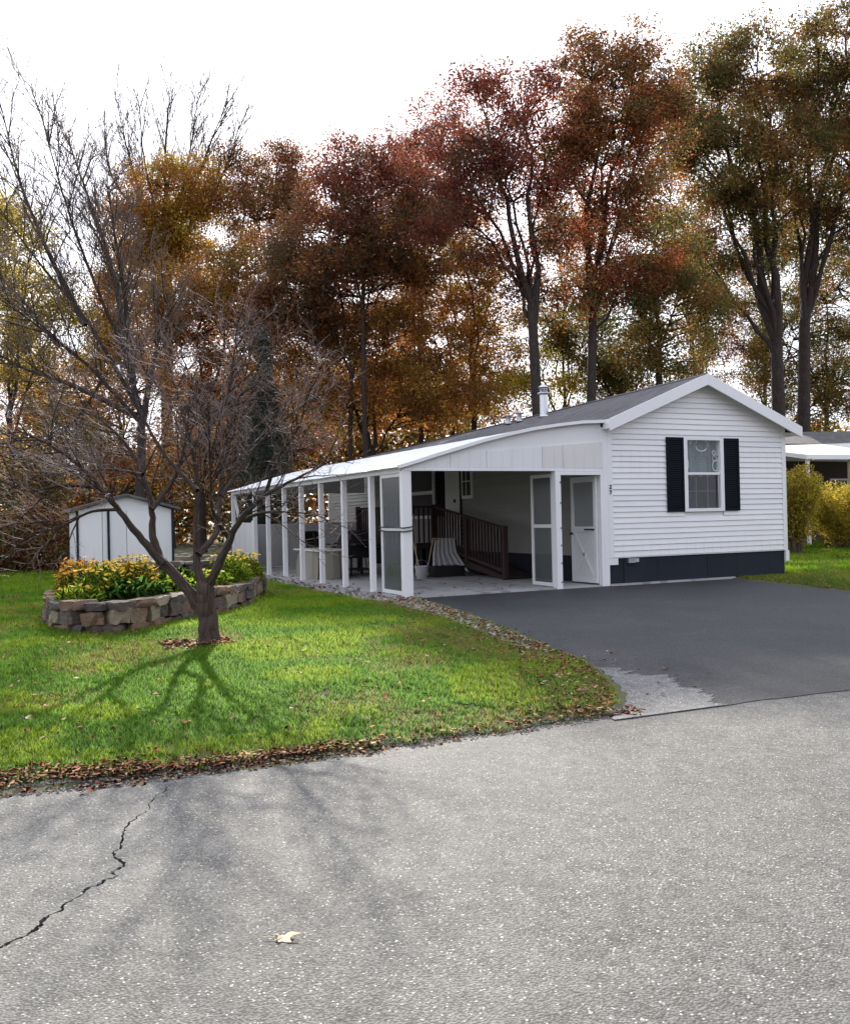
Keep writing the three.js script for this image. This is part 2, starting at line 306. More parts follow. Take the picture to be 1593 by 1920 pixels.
// ---------------------------------------------------------------- mobile home
const HW = 4.27, HL = 15, SK = 0.5, EAVE = 2.93, PITCHK = 0.4, SAG = 0.34, RIDGE = EAVE + PITCHK * HW / 2;
const home = thing('mobile_home', 'long white vinyl-sided mobile home with black shutters and dark skirting', 'mobile home');
const LAP = 0.1016;
function board(uA0, uB0, uA1, uB1, y0, y1, map, seed) {          // one lap course: sloping face, under-lip, ends
  const b = new Buf(), N = Math.max(1, Math.min(8, Math.round((uB0 - uA0) / 0.5))), R = rng(seed), lip = 0.024, top = 0.004;
  const fr = [], lo = [];
  for (let k = 0; k <= N; k++) { const t = k / N, w = 0.006 * (vnoise(k * 0.7 + seed * 7.1, seed * 1.7, 0, 3) - 0.5), s = 0.009 * (vnoise(k * 0.5 + seed * 2.1, seed * 0.4, 0, 5) - 0.5); fr.push([map(lerp(uA0, uB0, t), y0 + s, lip + w), map(lerp(uA1, uB1, t), y1 + s, top)]); lo.push(map(lerp(uA0, uB0, t), y0 + s + 0.003, 0)); }
  for (let k = 0; k < N; k++) { b.quad(fr[k][0], fr[k + 1][0], fr[k + 1][1], fr[k][1]); b.quad(lo[k], lo[k + 1], fr[k + 1][0], fr[k][0]); }
  return b;
}
const WIN = { x0: 1.76, x1: 2.62, y0: 1.31, y1: 2.65 };
{
  // sheathing with the window opening, closed room behind
  const s = new THREE.Shape([V2(0, SK), V2(HW, SK), V2(HW, EAVE), V2(HW / 2, RIDGE), V2(0, EAVE)]);
  s.holes.push(new THREE.Path([V2(WIN.x0, WIN.y0), V2(WIN.x0, WIN.y1), V2(WIN.x1, WIN.y1), V2(WIN.x1, WIN.y0)]));
  const g = new THREE.ExtrudeGeometry(s, { depth: 0.1, bevelEnabled: false }); g.translate(0, 0, -0.102);
  const wall = mesh('front_wall', g, M.vinylB, home);
  const mapF = (u, y, n) => V(u, y, n); let seed = 1;
  const vin = [M.vinyl, M.vinylB, M.vinylC];
  for (let k = 0; ; k++) {
    const y0 = SK - 0.01 + k * LAP, y1 = y0 + LAP + 0.002, cut = y => Math.max(0, (y - EAVE) / PITCHK);
    const a0 = cut(y0), a1 = cut(y1); if (a1 > HW / 2 - 0.02) break;
    const m = vin[Math.floor(hash2(k, 5) * 3)];
    if (y1 > WIN.y0 - 0.06 && y0 < WIN.y1 + 0.06) {
      mesh('siding_board', board(a0, WIN.x0 - 0.05, a1, WIN.x0 - 0.05, y0, y1, mapF, ++seed), m, wall);
      mesh('siding_board', board(WIN.x1 + 0.05, HW - a0, WIN.x1 + 0.05, HW - a1, y0, y1, mapF, ++seed), m, wall);
    } else mesh('siding_board', board(a0, HW - a0, a1, HW - a1, y0, y1, mapF, ++seed), m, wall);
  }
  const side = mesh('side_wall', box(0.002, 0.1, SK, EAVE, -HL, -0.104), M.vinylB, home);
  for (let k = 0; k < 24; k++) { const y0 = SK - 0.01 + k * LAP; mesh('siding_board', board(-HL, -0.02, -HL, -0.02, y0, y0 + LAP + 0.002, (u, y, n) => V(-n, y, u), 200 + k), hash2(k, 9) < 0.5 ? M.vinylShaded : M.vinylShadedB, side); }
  const sideR = mesh('side_wall', box(HW - 0.1, HW - 0.002, SK, EAVE, -HL, -0.104), M.vinylB, home);
  for (let k = 0; k < 24; k++) { const y0 = SK - 0.01 + k * LAP; mesh('siding_board', board(-HL, -0.02, -HL, -0.02, y0, y0 + LAP + 0.002, (u, y, n) => V(HW + n, y, u), 240 + k), vin[Math.floor(hash2(k, 7) * 3)], sideR); }
  const sb = new THREE.Shape([V2(0, SK), V2(HW, SK), V2(HW, EAVE), V2(HW / 2, RIDGE - SAG - 0.02), V2(0, EAVE)]);
  const gb = new THREE.ExtrudeGeometry(sb, { depth: 0.1, bevelEnabled: false }); gb.translate(0, 0, -HL - 0.11); mesh('back_wall', gb, M.vinylB, home);
  mesh('floor', box(0.1, HW - 0.1, SK - 0.1, SK + 0.02, -HL, -0.12), M.interior, home);
  mesh('partition', box(0.11, HW - 0.11, SK + 0.03, EAVE - 0.03, -3.7, -3.6), M.interior, home);
  mesh('ceiling', box(0.11, HW - 0.11, EAVE - 0.02, EAVE, -HL, -0.12), M.interior, home);
  // roof
  const zf = 0.26, zb = -HL - 0.3, ov = 0.24, th = 0.07;
  for (const sgn of [-1, 1]) {
    const xr = HW / 2, xe = sgn < 0 ? -0.13 : HW + ov, ye = RIDGE - PITCHK * Math.abs(xe - xr);
    const b = new Buf(), A = (x, y, z) => V(x, y, z), off = 0.01;
    const lo = [A(xe, ye + off, zf), A(xr, RIDGE + off, zf), A(xr, RIDGE + off - SAG, zb), A(xe, ye + off, zb)], hi = lo.map(p => p.clone().add(V(0, th, 0)));
    b.hex(sgn < 0 ? lo : [lo[1], lo[0], lo[3], lo[2]], sgn < 0 ? hi : [hi[1], hi[0], hi[3], hi[2]]);
    const roof = mesh('roof', b, M.shingle, home);
    mesh('rake_board', new Buf().hex([A(xe, ye - 0.13, zf - 0.028), A(xr, RIDGE - 0.13, zf - 0.028), A(xr, RIDGE - 0.13, zf + 0.004), A(xe, ye - 0.13, zf + 0.004)].map(p => p), [A(xe, ye + 0.082, zf - 0.028), A(xr, RIDGE + 0.082, zf - 0.028), A(xr, RIDGE + 0.082, zf + 0.004), A(xe, ye + 0.082, zf + 0.004)]), M.trim, roof);
    mesh('soffit', new Buf().hex([A(xe, ye - 0.02, 0.0), A(xr, RIDGE - 0.02, 0.0), A(xr, RIDGE - 0.02, zf - 0.03), A(xe, ye - 0.02, zf - 0.03)], [A(xe, ye + 0.006, 0.0), A(xr, RIDGE + 0.006, 0.0), A(xr, RIDGE + 0.006, zf - 0.03), A(xe, ye + 0.006, zf - 0.03)]), M.trim, roof);
    mesh('drip_edge', box(Math.min(xe, xe + sgn * 0.012), Math.max(xe, xe + sgn * 0.012), ye - 0.09, ye + 0.075, zb, zf), M.trim, roof);
    if (sgn > 0) mesh('eave_soffit', box(HW + 0.03, HW + ov - 0.003, ye - 0.03, ye - 0.01, zb, -0.01), M.trim, roof);
  }
  mesh('ridge_cap', new Buf().hex([V(HW / 2 - 0.14, RIDGE + 0.03, zf + 0.002), V(HW / 2, RIDGE + 0.083, zf + 0.002), V(HW / 2, RIDGE + 0.083 - SAG, zb), V(HW / 2 - 0.14, RIDGE + 0.03 - SAG * 0.93, zb)], [V(HW / 2 - 0.14, RIDGE + 0.04, zf + 0.002), V(HW / 2, RIDGE + 0.093, zf + 0.002), V(HW / 2, RIDGE + 0.093 - SAG, zb), V(HW / 2 - 0.14, RIDGE + 0.04 - SAG * 0.93, zb)]), M.shingle, home);
  // corner posts and lower trim
  mesh('corner_post', new Buf().box(-0.03, 0.07, SK - 0.03, EAVE + 0.0, -0.06, 0.026), M.trim, home);
  mesh('corner_post', new Buf().box(HW - 0.07, HW + 0.03, SK - 0.03, EAVE + 0.0, -0.06, 0.026), M.trim, home);
  mesh('starter_strip', box(0.075, HW - 0.075, SK - 0.03, SK - 0.008, -0.01, 0.012), M.trim, home);
  mesh('corner_trim_foot', box(-0.06, 0.16, SK - 0.15, SK - 0.032, -0.05, 0.02), M.trim, home);
  mesh('downspout_end', box(HW - 0.03, HW + 0.06, SK - 0.24, SK - 0.032, -0.06, 0.03), M.trim, home);
  // skirting: front in vertical panels of uneven width, side in plain ones
  let x = 0.0; const R = rng(9);
  while (x < HW - 0.03) { const w = Math.min(HW - 0.03 - x, 0.3 + 0.16 * R()); mesh('skirting_panel', box(x + 0.0015, x + w - 0.0015, -0.1, SK - 0.032, -0.05 - 0.006 * R(), -0.012 - 0.006 * R()), R() < 0.5 ? M.skirt : M.skirtB, home); x += w; }
  for (let z = -0.06; z > -HL; z -= 0.6) mesh('skirting_panel', box(0.02, 0.05, -0.1, SK - 0.02, Math.max(-HL, z - 0.594), z - 0.006), M.skirtB, home);
  for (let z = -0.06; z > -HL; z -= 3) mesh('skirting_panel', box(HW - 0.05, HW - 0.02, -0.1, SK - 0.02, Math.max(-HL, z - 2.994), z - 0.006), M.skirtB, home);
  mesh('footing', box(-0.02, 2.9, -0.1, 0.008, -0.1, 0.05), M.concrete, home);
  mesh('crawl_space_panel', box(0.3, 0.78, 0.0, 0.44, -0.008, 0.004), M.skirt, home);
  // vent hood under the siding
  const vent = mesh('vent_hood', box(0.36, 0.5, 0.375, 0.455, 0.005, 0.07), M.grayMetal, home); mesh('vent_louver', box(0.505, 0.6, 0.385, 0.45, 0.005, 0.05), M.white, vent);
  // front window
  const W = WIN, fr = new Buf(), t = 0.055;
  fr.box(W.x0 - t, W.x0 + 0.03, W.y0 - 0.03, W.y1 + 0.03, -0.06, 0.045); fr.box(W.x1 - 0.03, W.x1 + t, W.y0 - 0.03, W.y1 + 0.03, -0.06, 0.045);
  fr.box(W.x0 + 0.031, W.x1 - 0.031, W.y1 - 0.02, W.y1 + 0.03, -0.06, 0.044); fr.box(W.x0 + 0.031, W.x1 - 0.031, W.y0 - 0.03, W.y0 + 0.03, -0.06, 0.05);
  const win = mesh('window', fr, M.trim, home); tag(win, 'double-hung window between the black shutters'); delete win.userData.category;
  const ym = 2.0;
  mesh('meeting_rail', box(W.x0 + 0.031, W.x1 - 0.031, ym - 0.025, ym + 0.02, -0.03, 0.03), M.trim, win);
  mesh('sash_stile', box(W.x1 - 0.075, W.x1 - 0.031, W.y0 + 0.031, ym - 0.026, -0.03, 0.015), M.grayMetal, win);
  mesh('pane', new Buf().quad(V(W.x0 + 0.02, ym, -0.005), V(W.x1 - 0.02, ym, -0.005), V(W.x1 - 0.02, W.y1 - 0.01, -0.005), V(W.x0 + 0.02, W.y1 - 0.01, -0.005)), M.glass, win);
  mesh('pane', new Buf().quad(V(W.x0 + 0.02, W.y0 + 0.01, -0.018), V(W.x1 - 0.02, W.y0 + 0.01, -0.018), V(W.x1 - 0.02, ym, -0.018), V(W.x0 + 0.02, ym, -0.018)), M.glass, win);
  for (const u of [1 / 3, 2 / 3]) { const xx = lerp(W.x0, W.x1, u); mesh('muntin', box(xx - 0.006, xx + 0.006, ym + 0.02, W.y1 - 0.02, -0.03, -0.02), M.muntin, win); mesh('muntin', box(xx - 0.006, xx + 0.006, W.y0 + 0.03, ym - 0.026, -0.045, -0.035), M.muntin, win); }
  mesh('muntin', box(W.x0 + 0.03, W.x1 - 0.03, 2.32, 2.332, -0.034, -0.019), M.muntin, win); mesh('muntin', box(W.x0 + 0.03, W.x1 - 0.03, 1.66, 1.672, -0.049, -0.034), M.muntin, win);
  const cb = new Buf(), NC = 60; let prev;                        // gathered sheer behind the upper sash
  for (let k = 0; k <= NC; k++) { const u = k / NC, xx = lerp(W.x0 - 0.05, W.x1 + 0.05, u), zz = -0.16 + 0.018 * Math.sin(u * 46) + 0.01 * Math.sin(u * 19 + 1), yb = ym - 0.02 + 0.03 * Math.sin(u * 30); if (prev) cb.quad(prev[0], V(xx, yb, zz), V(xx, W.y1 + 0.05, zz), prev[1]); prev = [V(xx, yb, zz), V(xx, W.y1 + 0.05, zz)]; }
  mesh('curtain', cb, M.curtain, win);
  const ring = (x, y, r, rr, sy = 1) => { const g = new THREE.TorusGeometry(r, rr, 8, 32); g.scale(1, sy, 1); g.translate(x, y, -0.055); return g; };
  mesh('ring_ornament', ring(lerp(W.x0, W.x1, 0.53), W.y1 - 0.1, 0.15, 0.013, 0.82), M.lace, win);
  mesh('lace_trim', mergeGeometries([ring(W.x1 - 0.1, 2.4, 0.04, 0.008), ring(W.x1 - 0.09, 2.29, 0.05, 0.008), ring(W.x1 - 0.07, 2.15, 0.07, 0.008, 1.4), ring(W.x0 + 0.06, 2.18, 0.07, 0.008, 1.7), ring(W.x0 + 0.19, 2.6, 0.03, 0.007)]), M.lace, win).userData.kind = 'stuff';
  mesh('blind', box(W.x0 + 0.05, W.x1 - 0.05, 1.36, 1.62, -0.5, -0.48), M.interior, win);
  for (const [a, b] of [[1.3, 1.7], [2.68, 3.06]]) {
    const f = new Buf(), y0 = 1.285, y1 = 2.675, q = 0.045; f.box(a, a + q, y0, y1, 0.018, 0.05); f.box(b - q, b, y0, y1, 0.018, 0.05); f.box(a + q, b - q, y0, y0 + 0.06, 0.018, 0.049); f.box(a + q, b - q, y1 - 0.06, y1, 0.018, 0.049); f.box(a + q, b - q, y0, y1, 0.018, 0.026);
    const sh = mesh('shutter', f, M.shutter, home), lv = new Buf();
    for (let y = y0 + 0.08; y < y1 - 0.07; y += 0.042) lv.quad(V(a + q, y, 0.046), V(b - q, y, 0.046), V(b - q, y + 0.036, 0.03), V(a + q, y + 0.036, 0.03));
    kind(mesh('louvers', lv, M.shutter, sh), 'stuff');
  }
  // house number on the corner trim
  try {
    const font = await new FontLoader().loadAsync('fonts/droid/droid_sans_bold.typeface.json');
    [['2', 1.72], ['7', 1.62]].forEach(([c, y]) => { const g = new TextGeometry(c, { font, size: 0.075, depth: 0.01 }); g.translate(-0.01, y, 0.028); mesh('house_number', g, M.black, home); });
  } catch (e) { console.log('font', e.message); }
  // side wall, under the carport: window, door with dark frame, picture window
  const sideBox = (n, z0, z1, y0, y1, x0, x1, m, p) => mesh(n, box(x0, x1, y0, y1, z0, z1), m, p || home);
  const w1 = sideBox('side_window', -5.62, -5.1, 1.7, 2.5, -0.05, 0.01, M.trim); sideBox('pane', -5.55, -5.17, 1.77, 2.43, -0.056, -0.052, M.black, w1); sideBox('muntin', -5.37, -5.35, 1.77, 2.43, -0.064, -0.058, M.trim, w1); sideBox('muntin', -5.55, -5.17, 2.09, 2.11, -0.066, -0.059, M.trim, w1);
  const dr = sideBox('side_door', -6.46, -5.72, 0.62, 2.55, -0.06, 0.01, M.panelB); sideBox('door_handle', -5.95, -5.9, 1.62, 1.7, -0.1, -0.061, M.black, dr); sideBox('door_jamb', -5.71, -5.66, 0.62, 2.58, -0.055, 0.01, M.redwood, dr);
  sideBox('dark_shutter', -7.0, -6.5, 1.3, 2.6, -0.05, 0.01, M.shutter);
  const w2 = sideBox('side_window', -8.5, -7.1, 1.25, 2.6, -0.055, 0.01, M.trim); sideBox('pane', -8.42, -7.18, 1.33, 1.86, -0.062, -0.057, M.black, w2); sideBox('pane', -8.42, -7.18, 1.95, 2.52, -0.062, -0.057, M.black, w2);
  // flue and plumbing vents on the roof
  const roofY = x => RIDGE - PITCHK * Math.abs(x - HW / 2) + 0.0;
  const flue = (x, z) => { const pts = [[0.0, 0], [0.13, 0], [0.105, 0.04], [0.1, 0.06], [0.1, 0.52], [0.105, 0.53], [0.15, 0.55], [0.15, 0.575], [0.08, 0.59], [0.08, 0.66], [0.0, 0.66]].map(p => V2(p[0], p[1])); const g = new THREE.LatheGeometry(pts, 20); g.translate(x, roofY(x) - 0.04, z); const o = mesh('chimney_flue', g, M.galv, home); const c = new THREE.LatheGeometry([V2(0, 0.72), V2(0.125, 0.69), V2(0.12, 0.71), V2(0.06, 0.76), V2(0, 0.77)], 20); c.translate(x, roofY(x) - 0.04, z); mesh('flue_cap', c, M.galv, o); const l = new Buf(); for (let k = 0; k < 4; k++) { const a = k * Math.PI / 2 + 0.4; l.bar(V(x + 0.078 * Math.cos(a), roofY(x) + 0.56, z + 0.078 * Math.sin(a)), V(x + 0.085 * Math.cos(a), roofY(x) + 0.67, z + 0.085 * Math.sin(a)), 0.012, 0.012, V(1, 0, 0.3)); } mesh('cap_bracket', l, M.galv, o); };
  flue(1.62, -4.6);
  for (const [x, z] of [[1.66, -6.3], [1.68, -5.8]]) { const g = new THREE.LatheGeometry([V2(0, 0), V2(0.13, 0), V2(0.075, 0.05), V2(0.06, 0.07), V2(0.06, 0.2), V2(0.1, 0.21), V2(0.1, 0.235), V2(0, 0.25)], 16); g.translate(x, roofY(x) - 0.05, z); mesh('roof_vent', g, M.grayMetal, home); }
}

// ---------------------------------------------------------------- carport
const cp = thing('carport', 'white open carport with curved metal roof, slim posts and screen panels', 'carport');
const capTbl = [[-4.16, 2.1], [-3.85, 2.185], [-3.5, 2.29], [-3.11, 2.4], [-2.6, 2.545], [-2.09, 2.665], [-1.6, 2.765], [-1.1, 2.84], [-0.6, 2.9], [-0.14, 2.925]];
const CX = -4.0;
{
  let k = 0;
  for (let z = 0.12; z > -11.3; z -= 0.61, k++) {                   // corrugated sheets, ribs running down the slope
    const b = new Buf(), nz = 32, xsn = capTbl.length, R = rng(60 + k), dy = 0.004 * (k % 2) + 0.003 * R();
    for (let i = 0; i <= nz; i++) { const zz = z - 0.63 * i / nz, w = Math.sin(zz / 0.0762 * Math.PI * 2); for (let j = 0; j < xsn; j++) { const [x, y] = capTbl[j]; const ca = Math.cos(zz / 0.0762 * Math.PI * 2) * 0.9; b.vert(x, y + 0.012 * w + dy, zz, -0.25, 0.93, -ca * 0.6, x, zz); } }
    for (let i = 0; i < nz; i++) for (let j = 0; j < xsn - 1; j++) { const a = i * xsn + j; b.i.push(a, a + 1, a + xsn, a + 1, a + xsn + 1, a + xsn); }
    const g = b.geo(); g.computeVertexNormals(); mesh('roof_panel', g, M.metalRoof, cp);
  }
  // front edge trim following the curve
  const tr = new Buf(); for (let j = 0; j < capTbl.length - 1; j++) { const a = V(capTbl[j][0], capTbl[j][1] + 0.0, 0.1), c = V(capTbl[j + 1][0], capTbl[j + 1][1] + 0.0, 0.1); tr.bar(a, c, 0.05, 0.055); }
  mesh('edge_trim', tr, M.trim, cp);
  // fascia: lower panels with seams, smooth curved piece above them
  const topY = x => interp(capTbl, x) - 0.03, lowTop = x => Math.min(topY(x) - 0.012, lerp(2.3, 2.56, clamp((x + 3.4) / 3.2)));
  const seams = [-4.0, -3.2, -2.52, -2.05, -1.42, -1.0, -0.16];
  for (let s = 0; s < seams.length - 1; s++) {
    const a = seams[s] + 0.003, c = seams[s + 1] - 0.003, dz = 0.004 * (s % 3), n = 4, b = new Buf();
    for (let i = 0; i < n; i++) { const x0 = lerp(a, c, i / n), x1 = lerp(a, c, (i + 1) / n); b.hex([V(x0, 2.09, 0.03), V(x0, 2.09, 0.045 + dz), V(x1, 2.09, 0.045 + dz), V(x1, 2.09, 0.03)], [V(x0, lowTop(x0), 0.03), V(x0, lowTop(x0), 0.045 + dz), V(x1, lowTop(x1), 0.045 + dz), V(x1, lowTop(x1), 0.03)]); }
    mesh('fascia_panel', b, s > 3 ? M.panelB : M.panel, cp);
  }
  const ub = new Buf(); for (let i = 0; i < 16; i++) { const x0 = lerp(-4.02, -0.14, i / 16), x1 = lerp(-4.02, -0.14, (i + 1) / 16); if (topY(x1) < 2.12) continue; const l0 = Math.max(2.1, lowTop(x0) - 0.03), l1 = Math.max(2.1, lowTop(x1) - 0.03); ub.hex([V(x0, l0, 0.006), V(x0, l0, 0.026), V(x1, l1, 0.026), V(x1, l1, 0.006)], [V(x0, topY(x0), 0.006), V(x0, topY(x0), 0.026), V(x1, topY(x1), 0.026), V(x1, topY(x1), 0.006)]); }
  mesh('upper_fascia', ub, M.panel, cp);
  mesh('header_beam', box(-4.04, -0.2, 2.04, 2.088, -0.04, 0.05), M.trim, cp);
  mesh('door_header', box(-1.06, -0.2, 1.97, 2.036, -0.03, 0.06), M.trim, cp);
  mesh('eave_beam', box(CX - 0.05, CX + 0.05, 2.02, 2.11, -11.5, -0.06), M.whitePaint, cp);
  // posts
  const posts = [-1.47, -2.86, -4.18, -5.47, -6.73, -8.08];
  const R = rng(70);
  for (const z of posts) mesh('post', box(CX - 0.045, CX + 0.045, -0.02, 2.018, z - 0.045, z + 0.045), R() < 0.5 ? M.whitePaint : M.trim, cp);
  const corner = mesh('post', box(CX - 0.075, CX + 0.05, -0.1, 2.038, -0.07, 0.05), M.trim, cp); corner.name = 'corner_post';
  mesh('post_trim', box(CX + 0.052, CX + 0.09, -0.05, 2.038, -0.06, 0.03), M.whitePaint, cp);
  const door = mesh('door_post', box(-1.17, -1.06, -0.02, 2.036, -0.07, 0.06), M.trim, cp);
  for (const y of [0.09, 0.42, 0.73, 1.03, 1.47, 1.83]) mesh('bolt', box(-1.085, -1.065, y, y + 0.022, 0.06, 0.068), M.black, door);
  mesh('door_post', box(-0.2, -0.035, -0.02, 2.9, -0.07, 0.03), M.trim, cp);
  mesh('wall_bracket', box(-0.17, -0.1, 2.83, 2.96, 0.031, 0.06), M.black, cp);
  // screen panels
  const screenPanel = (x, z0, z1, y0, y1, ym) => {
    const f = new Buf(), s = 0.06, h = 0.018; f.box(x - h, x + h, y0, y1, z0, z0 + s); f.box(x - h, x + h, y0, y1, z1 - s, z1); f.box(x - h, x + h, y0, y0 + s, z0 + s, z1 - s); f.box(x - h, x + h, y1 - s, y1, z0 + s, z1 - s); f.box(x - h, x + h, ym - 0.03, ym + 0.03, z0 + s, z1 - s);
    const p = mesh('screen_panel', f, M.whitePaint, cp); mesh('screen', new Buf().quad(V(x, y0 + s, z0 + s), V(x, y0 + s, z1 - s), V(x, ym - 0.03, z1 - s), V(x, ym - 0.03, z0 + s)), M.screen, p); mesh('screen', new Buf().quad(V(x, ym + 0.03, z0 + s), V(x, ym + 0.03, z1 - s), V(x, y1 - s, z1 - s), V(x, y1 - s, z0 + s)), M.screen, p); return p;
  };
  screenPanel(CX - 0.01, -1.0, -0.08, 0.02, 2.018, 1.1);
  screenPanel(-1.13, -0.8, -0.08, 0.02, 2.0, 1.08);
  // storm door, standing open inwards
  {
    const x = -0.22, z0 = -0.86, z1 = -0.075, h = 0.02, f = new Buf(); f.box(x - h, x + h, 0.03, 1.96, z0, z0 + 0.08); f.box(x - h, x + h, 0.03, 1.96, z1 - 0.08, z1); f.box(x - h, x + h, 0.03, 0.12, z0 + 0.08, z1 - 0.08); f.box(x - h, x + h, 1.86, 1.96, z0 + 0.08, z1 - 0.08); f.box(x - h, x + h, 0.95, 1.05, z0 + 0.08, z1 - 0.08);
    const p = mesh('storm_door', f, M.trim, cp); mesh('glass', new Buf().quad(V(x, 1.05, z0 + 0.08), V(x, 1.05, z1 - 0.08), V(x, 1.86, z1 - 0.08), V(x, 1.86, z0 + 0.08)), M.dustyGlass, p);
    mesh('kick_panel', box(x - 0.008, x + 0.008, 0.12, 0.95, z0 + 0.08, z1 - 0.08), M.panel, p);
    for (const [a, c] of [[0.14, 0.93], [0.93, 0.14]]) mesh('cross_buck', new Buf().bar(V(x - 0.016, a, z0 + 0.1), V(x - 0.016, c, z1 - 0.1), 0.05, 0.014, V(1, 0, 0)), M.trim, p);
    mesh('handle', box(x - 0.07, x - 0.021, 0.9, 0.94, z0 + 0.02, z0 + 0.05), M.black, p); mesh('closer', box(x - 0.05, x - 0.021, 0.985, 1.01, z1 - 0.34, z1 - 0.05), M.black, p);
  }
  // far end: white board panels on the outer side and across the back, braces above
  for (let i = 0; i < 8; i++) { const z = -9.3 - i * 0.27; mesh('wall_panel', box(CX - 0.02, CX + 0.01, 0.02, i < 1 ? 1.3 : 1.25 + 0.0 * i, z - 0.265, z), i % 2 ? M.panel : M.whitePaint, cp); }
  mesh('post', box(CX - 0.045, CX + 0.045, -0.02, 2.018, -9.32, -9.23), M.whitePaint, cp); mesh('post', box(CX - 0.045, CX + 0.045, -0.02, 2.018, -11.55, -11.46), M.whitePaint, cp);
  for (let i = 0; i < 13; i++) { const x = CX + 0.05 + i * 0.3; mesh('wall_panel', box(x, x + 0.294, 0.02, 1.12, -11.49, -11.46), i % 3 ? M.panel : M.whitePaint, cp); }
  mesh('wall_rail', box(CX + 0.05, -0.04, 1.122, 1.2, -11.51, -11.44), M.whitePaint, cp);
  mesh('roof_brace', new Buf().bar(V(CX, 1.25, -10.8), V(CX, 2.02, -11.4), 0.04, 0.07, V(1, 0, 0)), M.whitePaint, cp);
  mesh('end_fascia', new Buf().hex([V(CX, 2.04, -11.56), V(CX, 2.04, -11.54), V(-0.14, 2.04, -11.54), V(-0.14, 2.04, -11.56)], [V(CX, 2.12, -11.56), V(CX, 2.12, -11.54), V(-0.14, 2.85, -11.54), V(-0.14, 2.85, -11.56)]), M.panel, cp);
}
{ // black straps round the front corner screen
  for (const [y, lab] of [[1.14, 'upper black strap tied round the front screen panel and corner post'], [1.08, 'lower black strap tied round the front screen panel and corner post']]) {
    const P = [[CX - 0.05, -1.02], [CX - 0.105, -0.6], [CX - 0.105, -0.06], [CX - 0.08, 0.075], [CX + 0.08, 0.075]];
    tag(mesh('black_strap', new Buf().tube(P.map(([x, z], i) => V(x, y - 0.02 * Math.sin(i) - (i > 2 ? 0.02 : 0), z)), P.map(() => 0.011), 6, true), M.black), lab, 'strap', 'straps on the carport corner');
  }
}

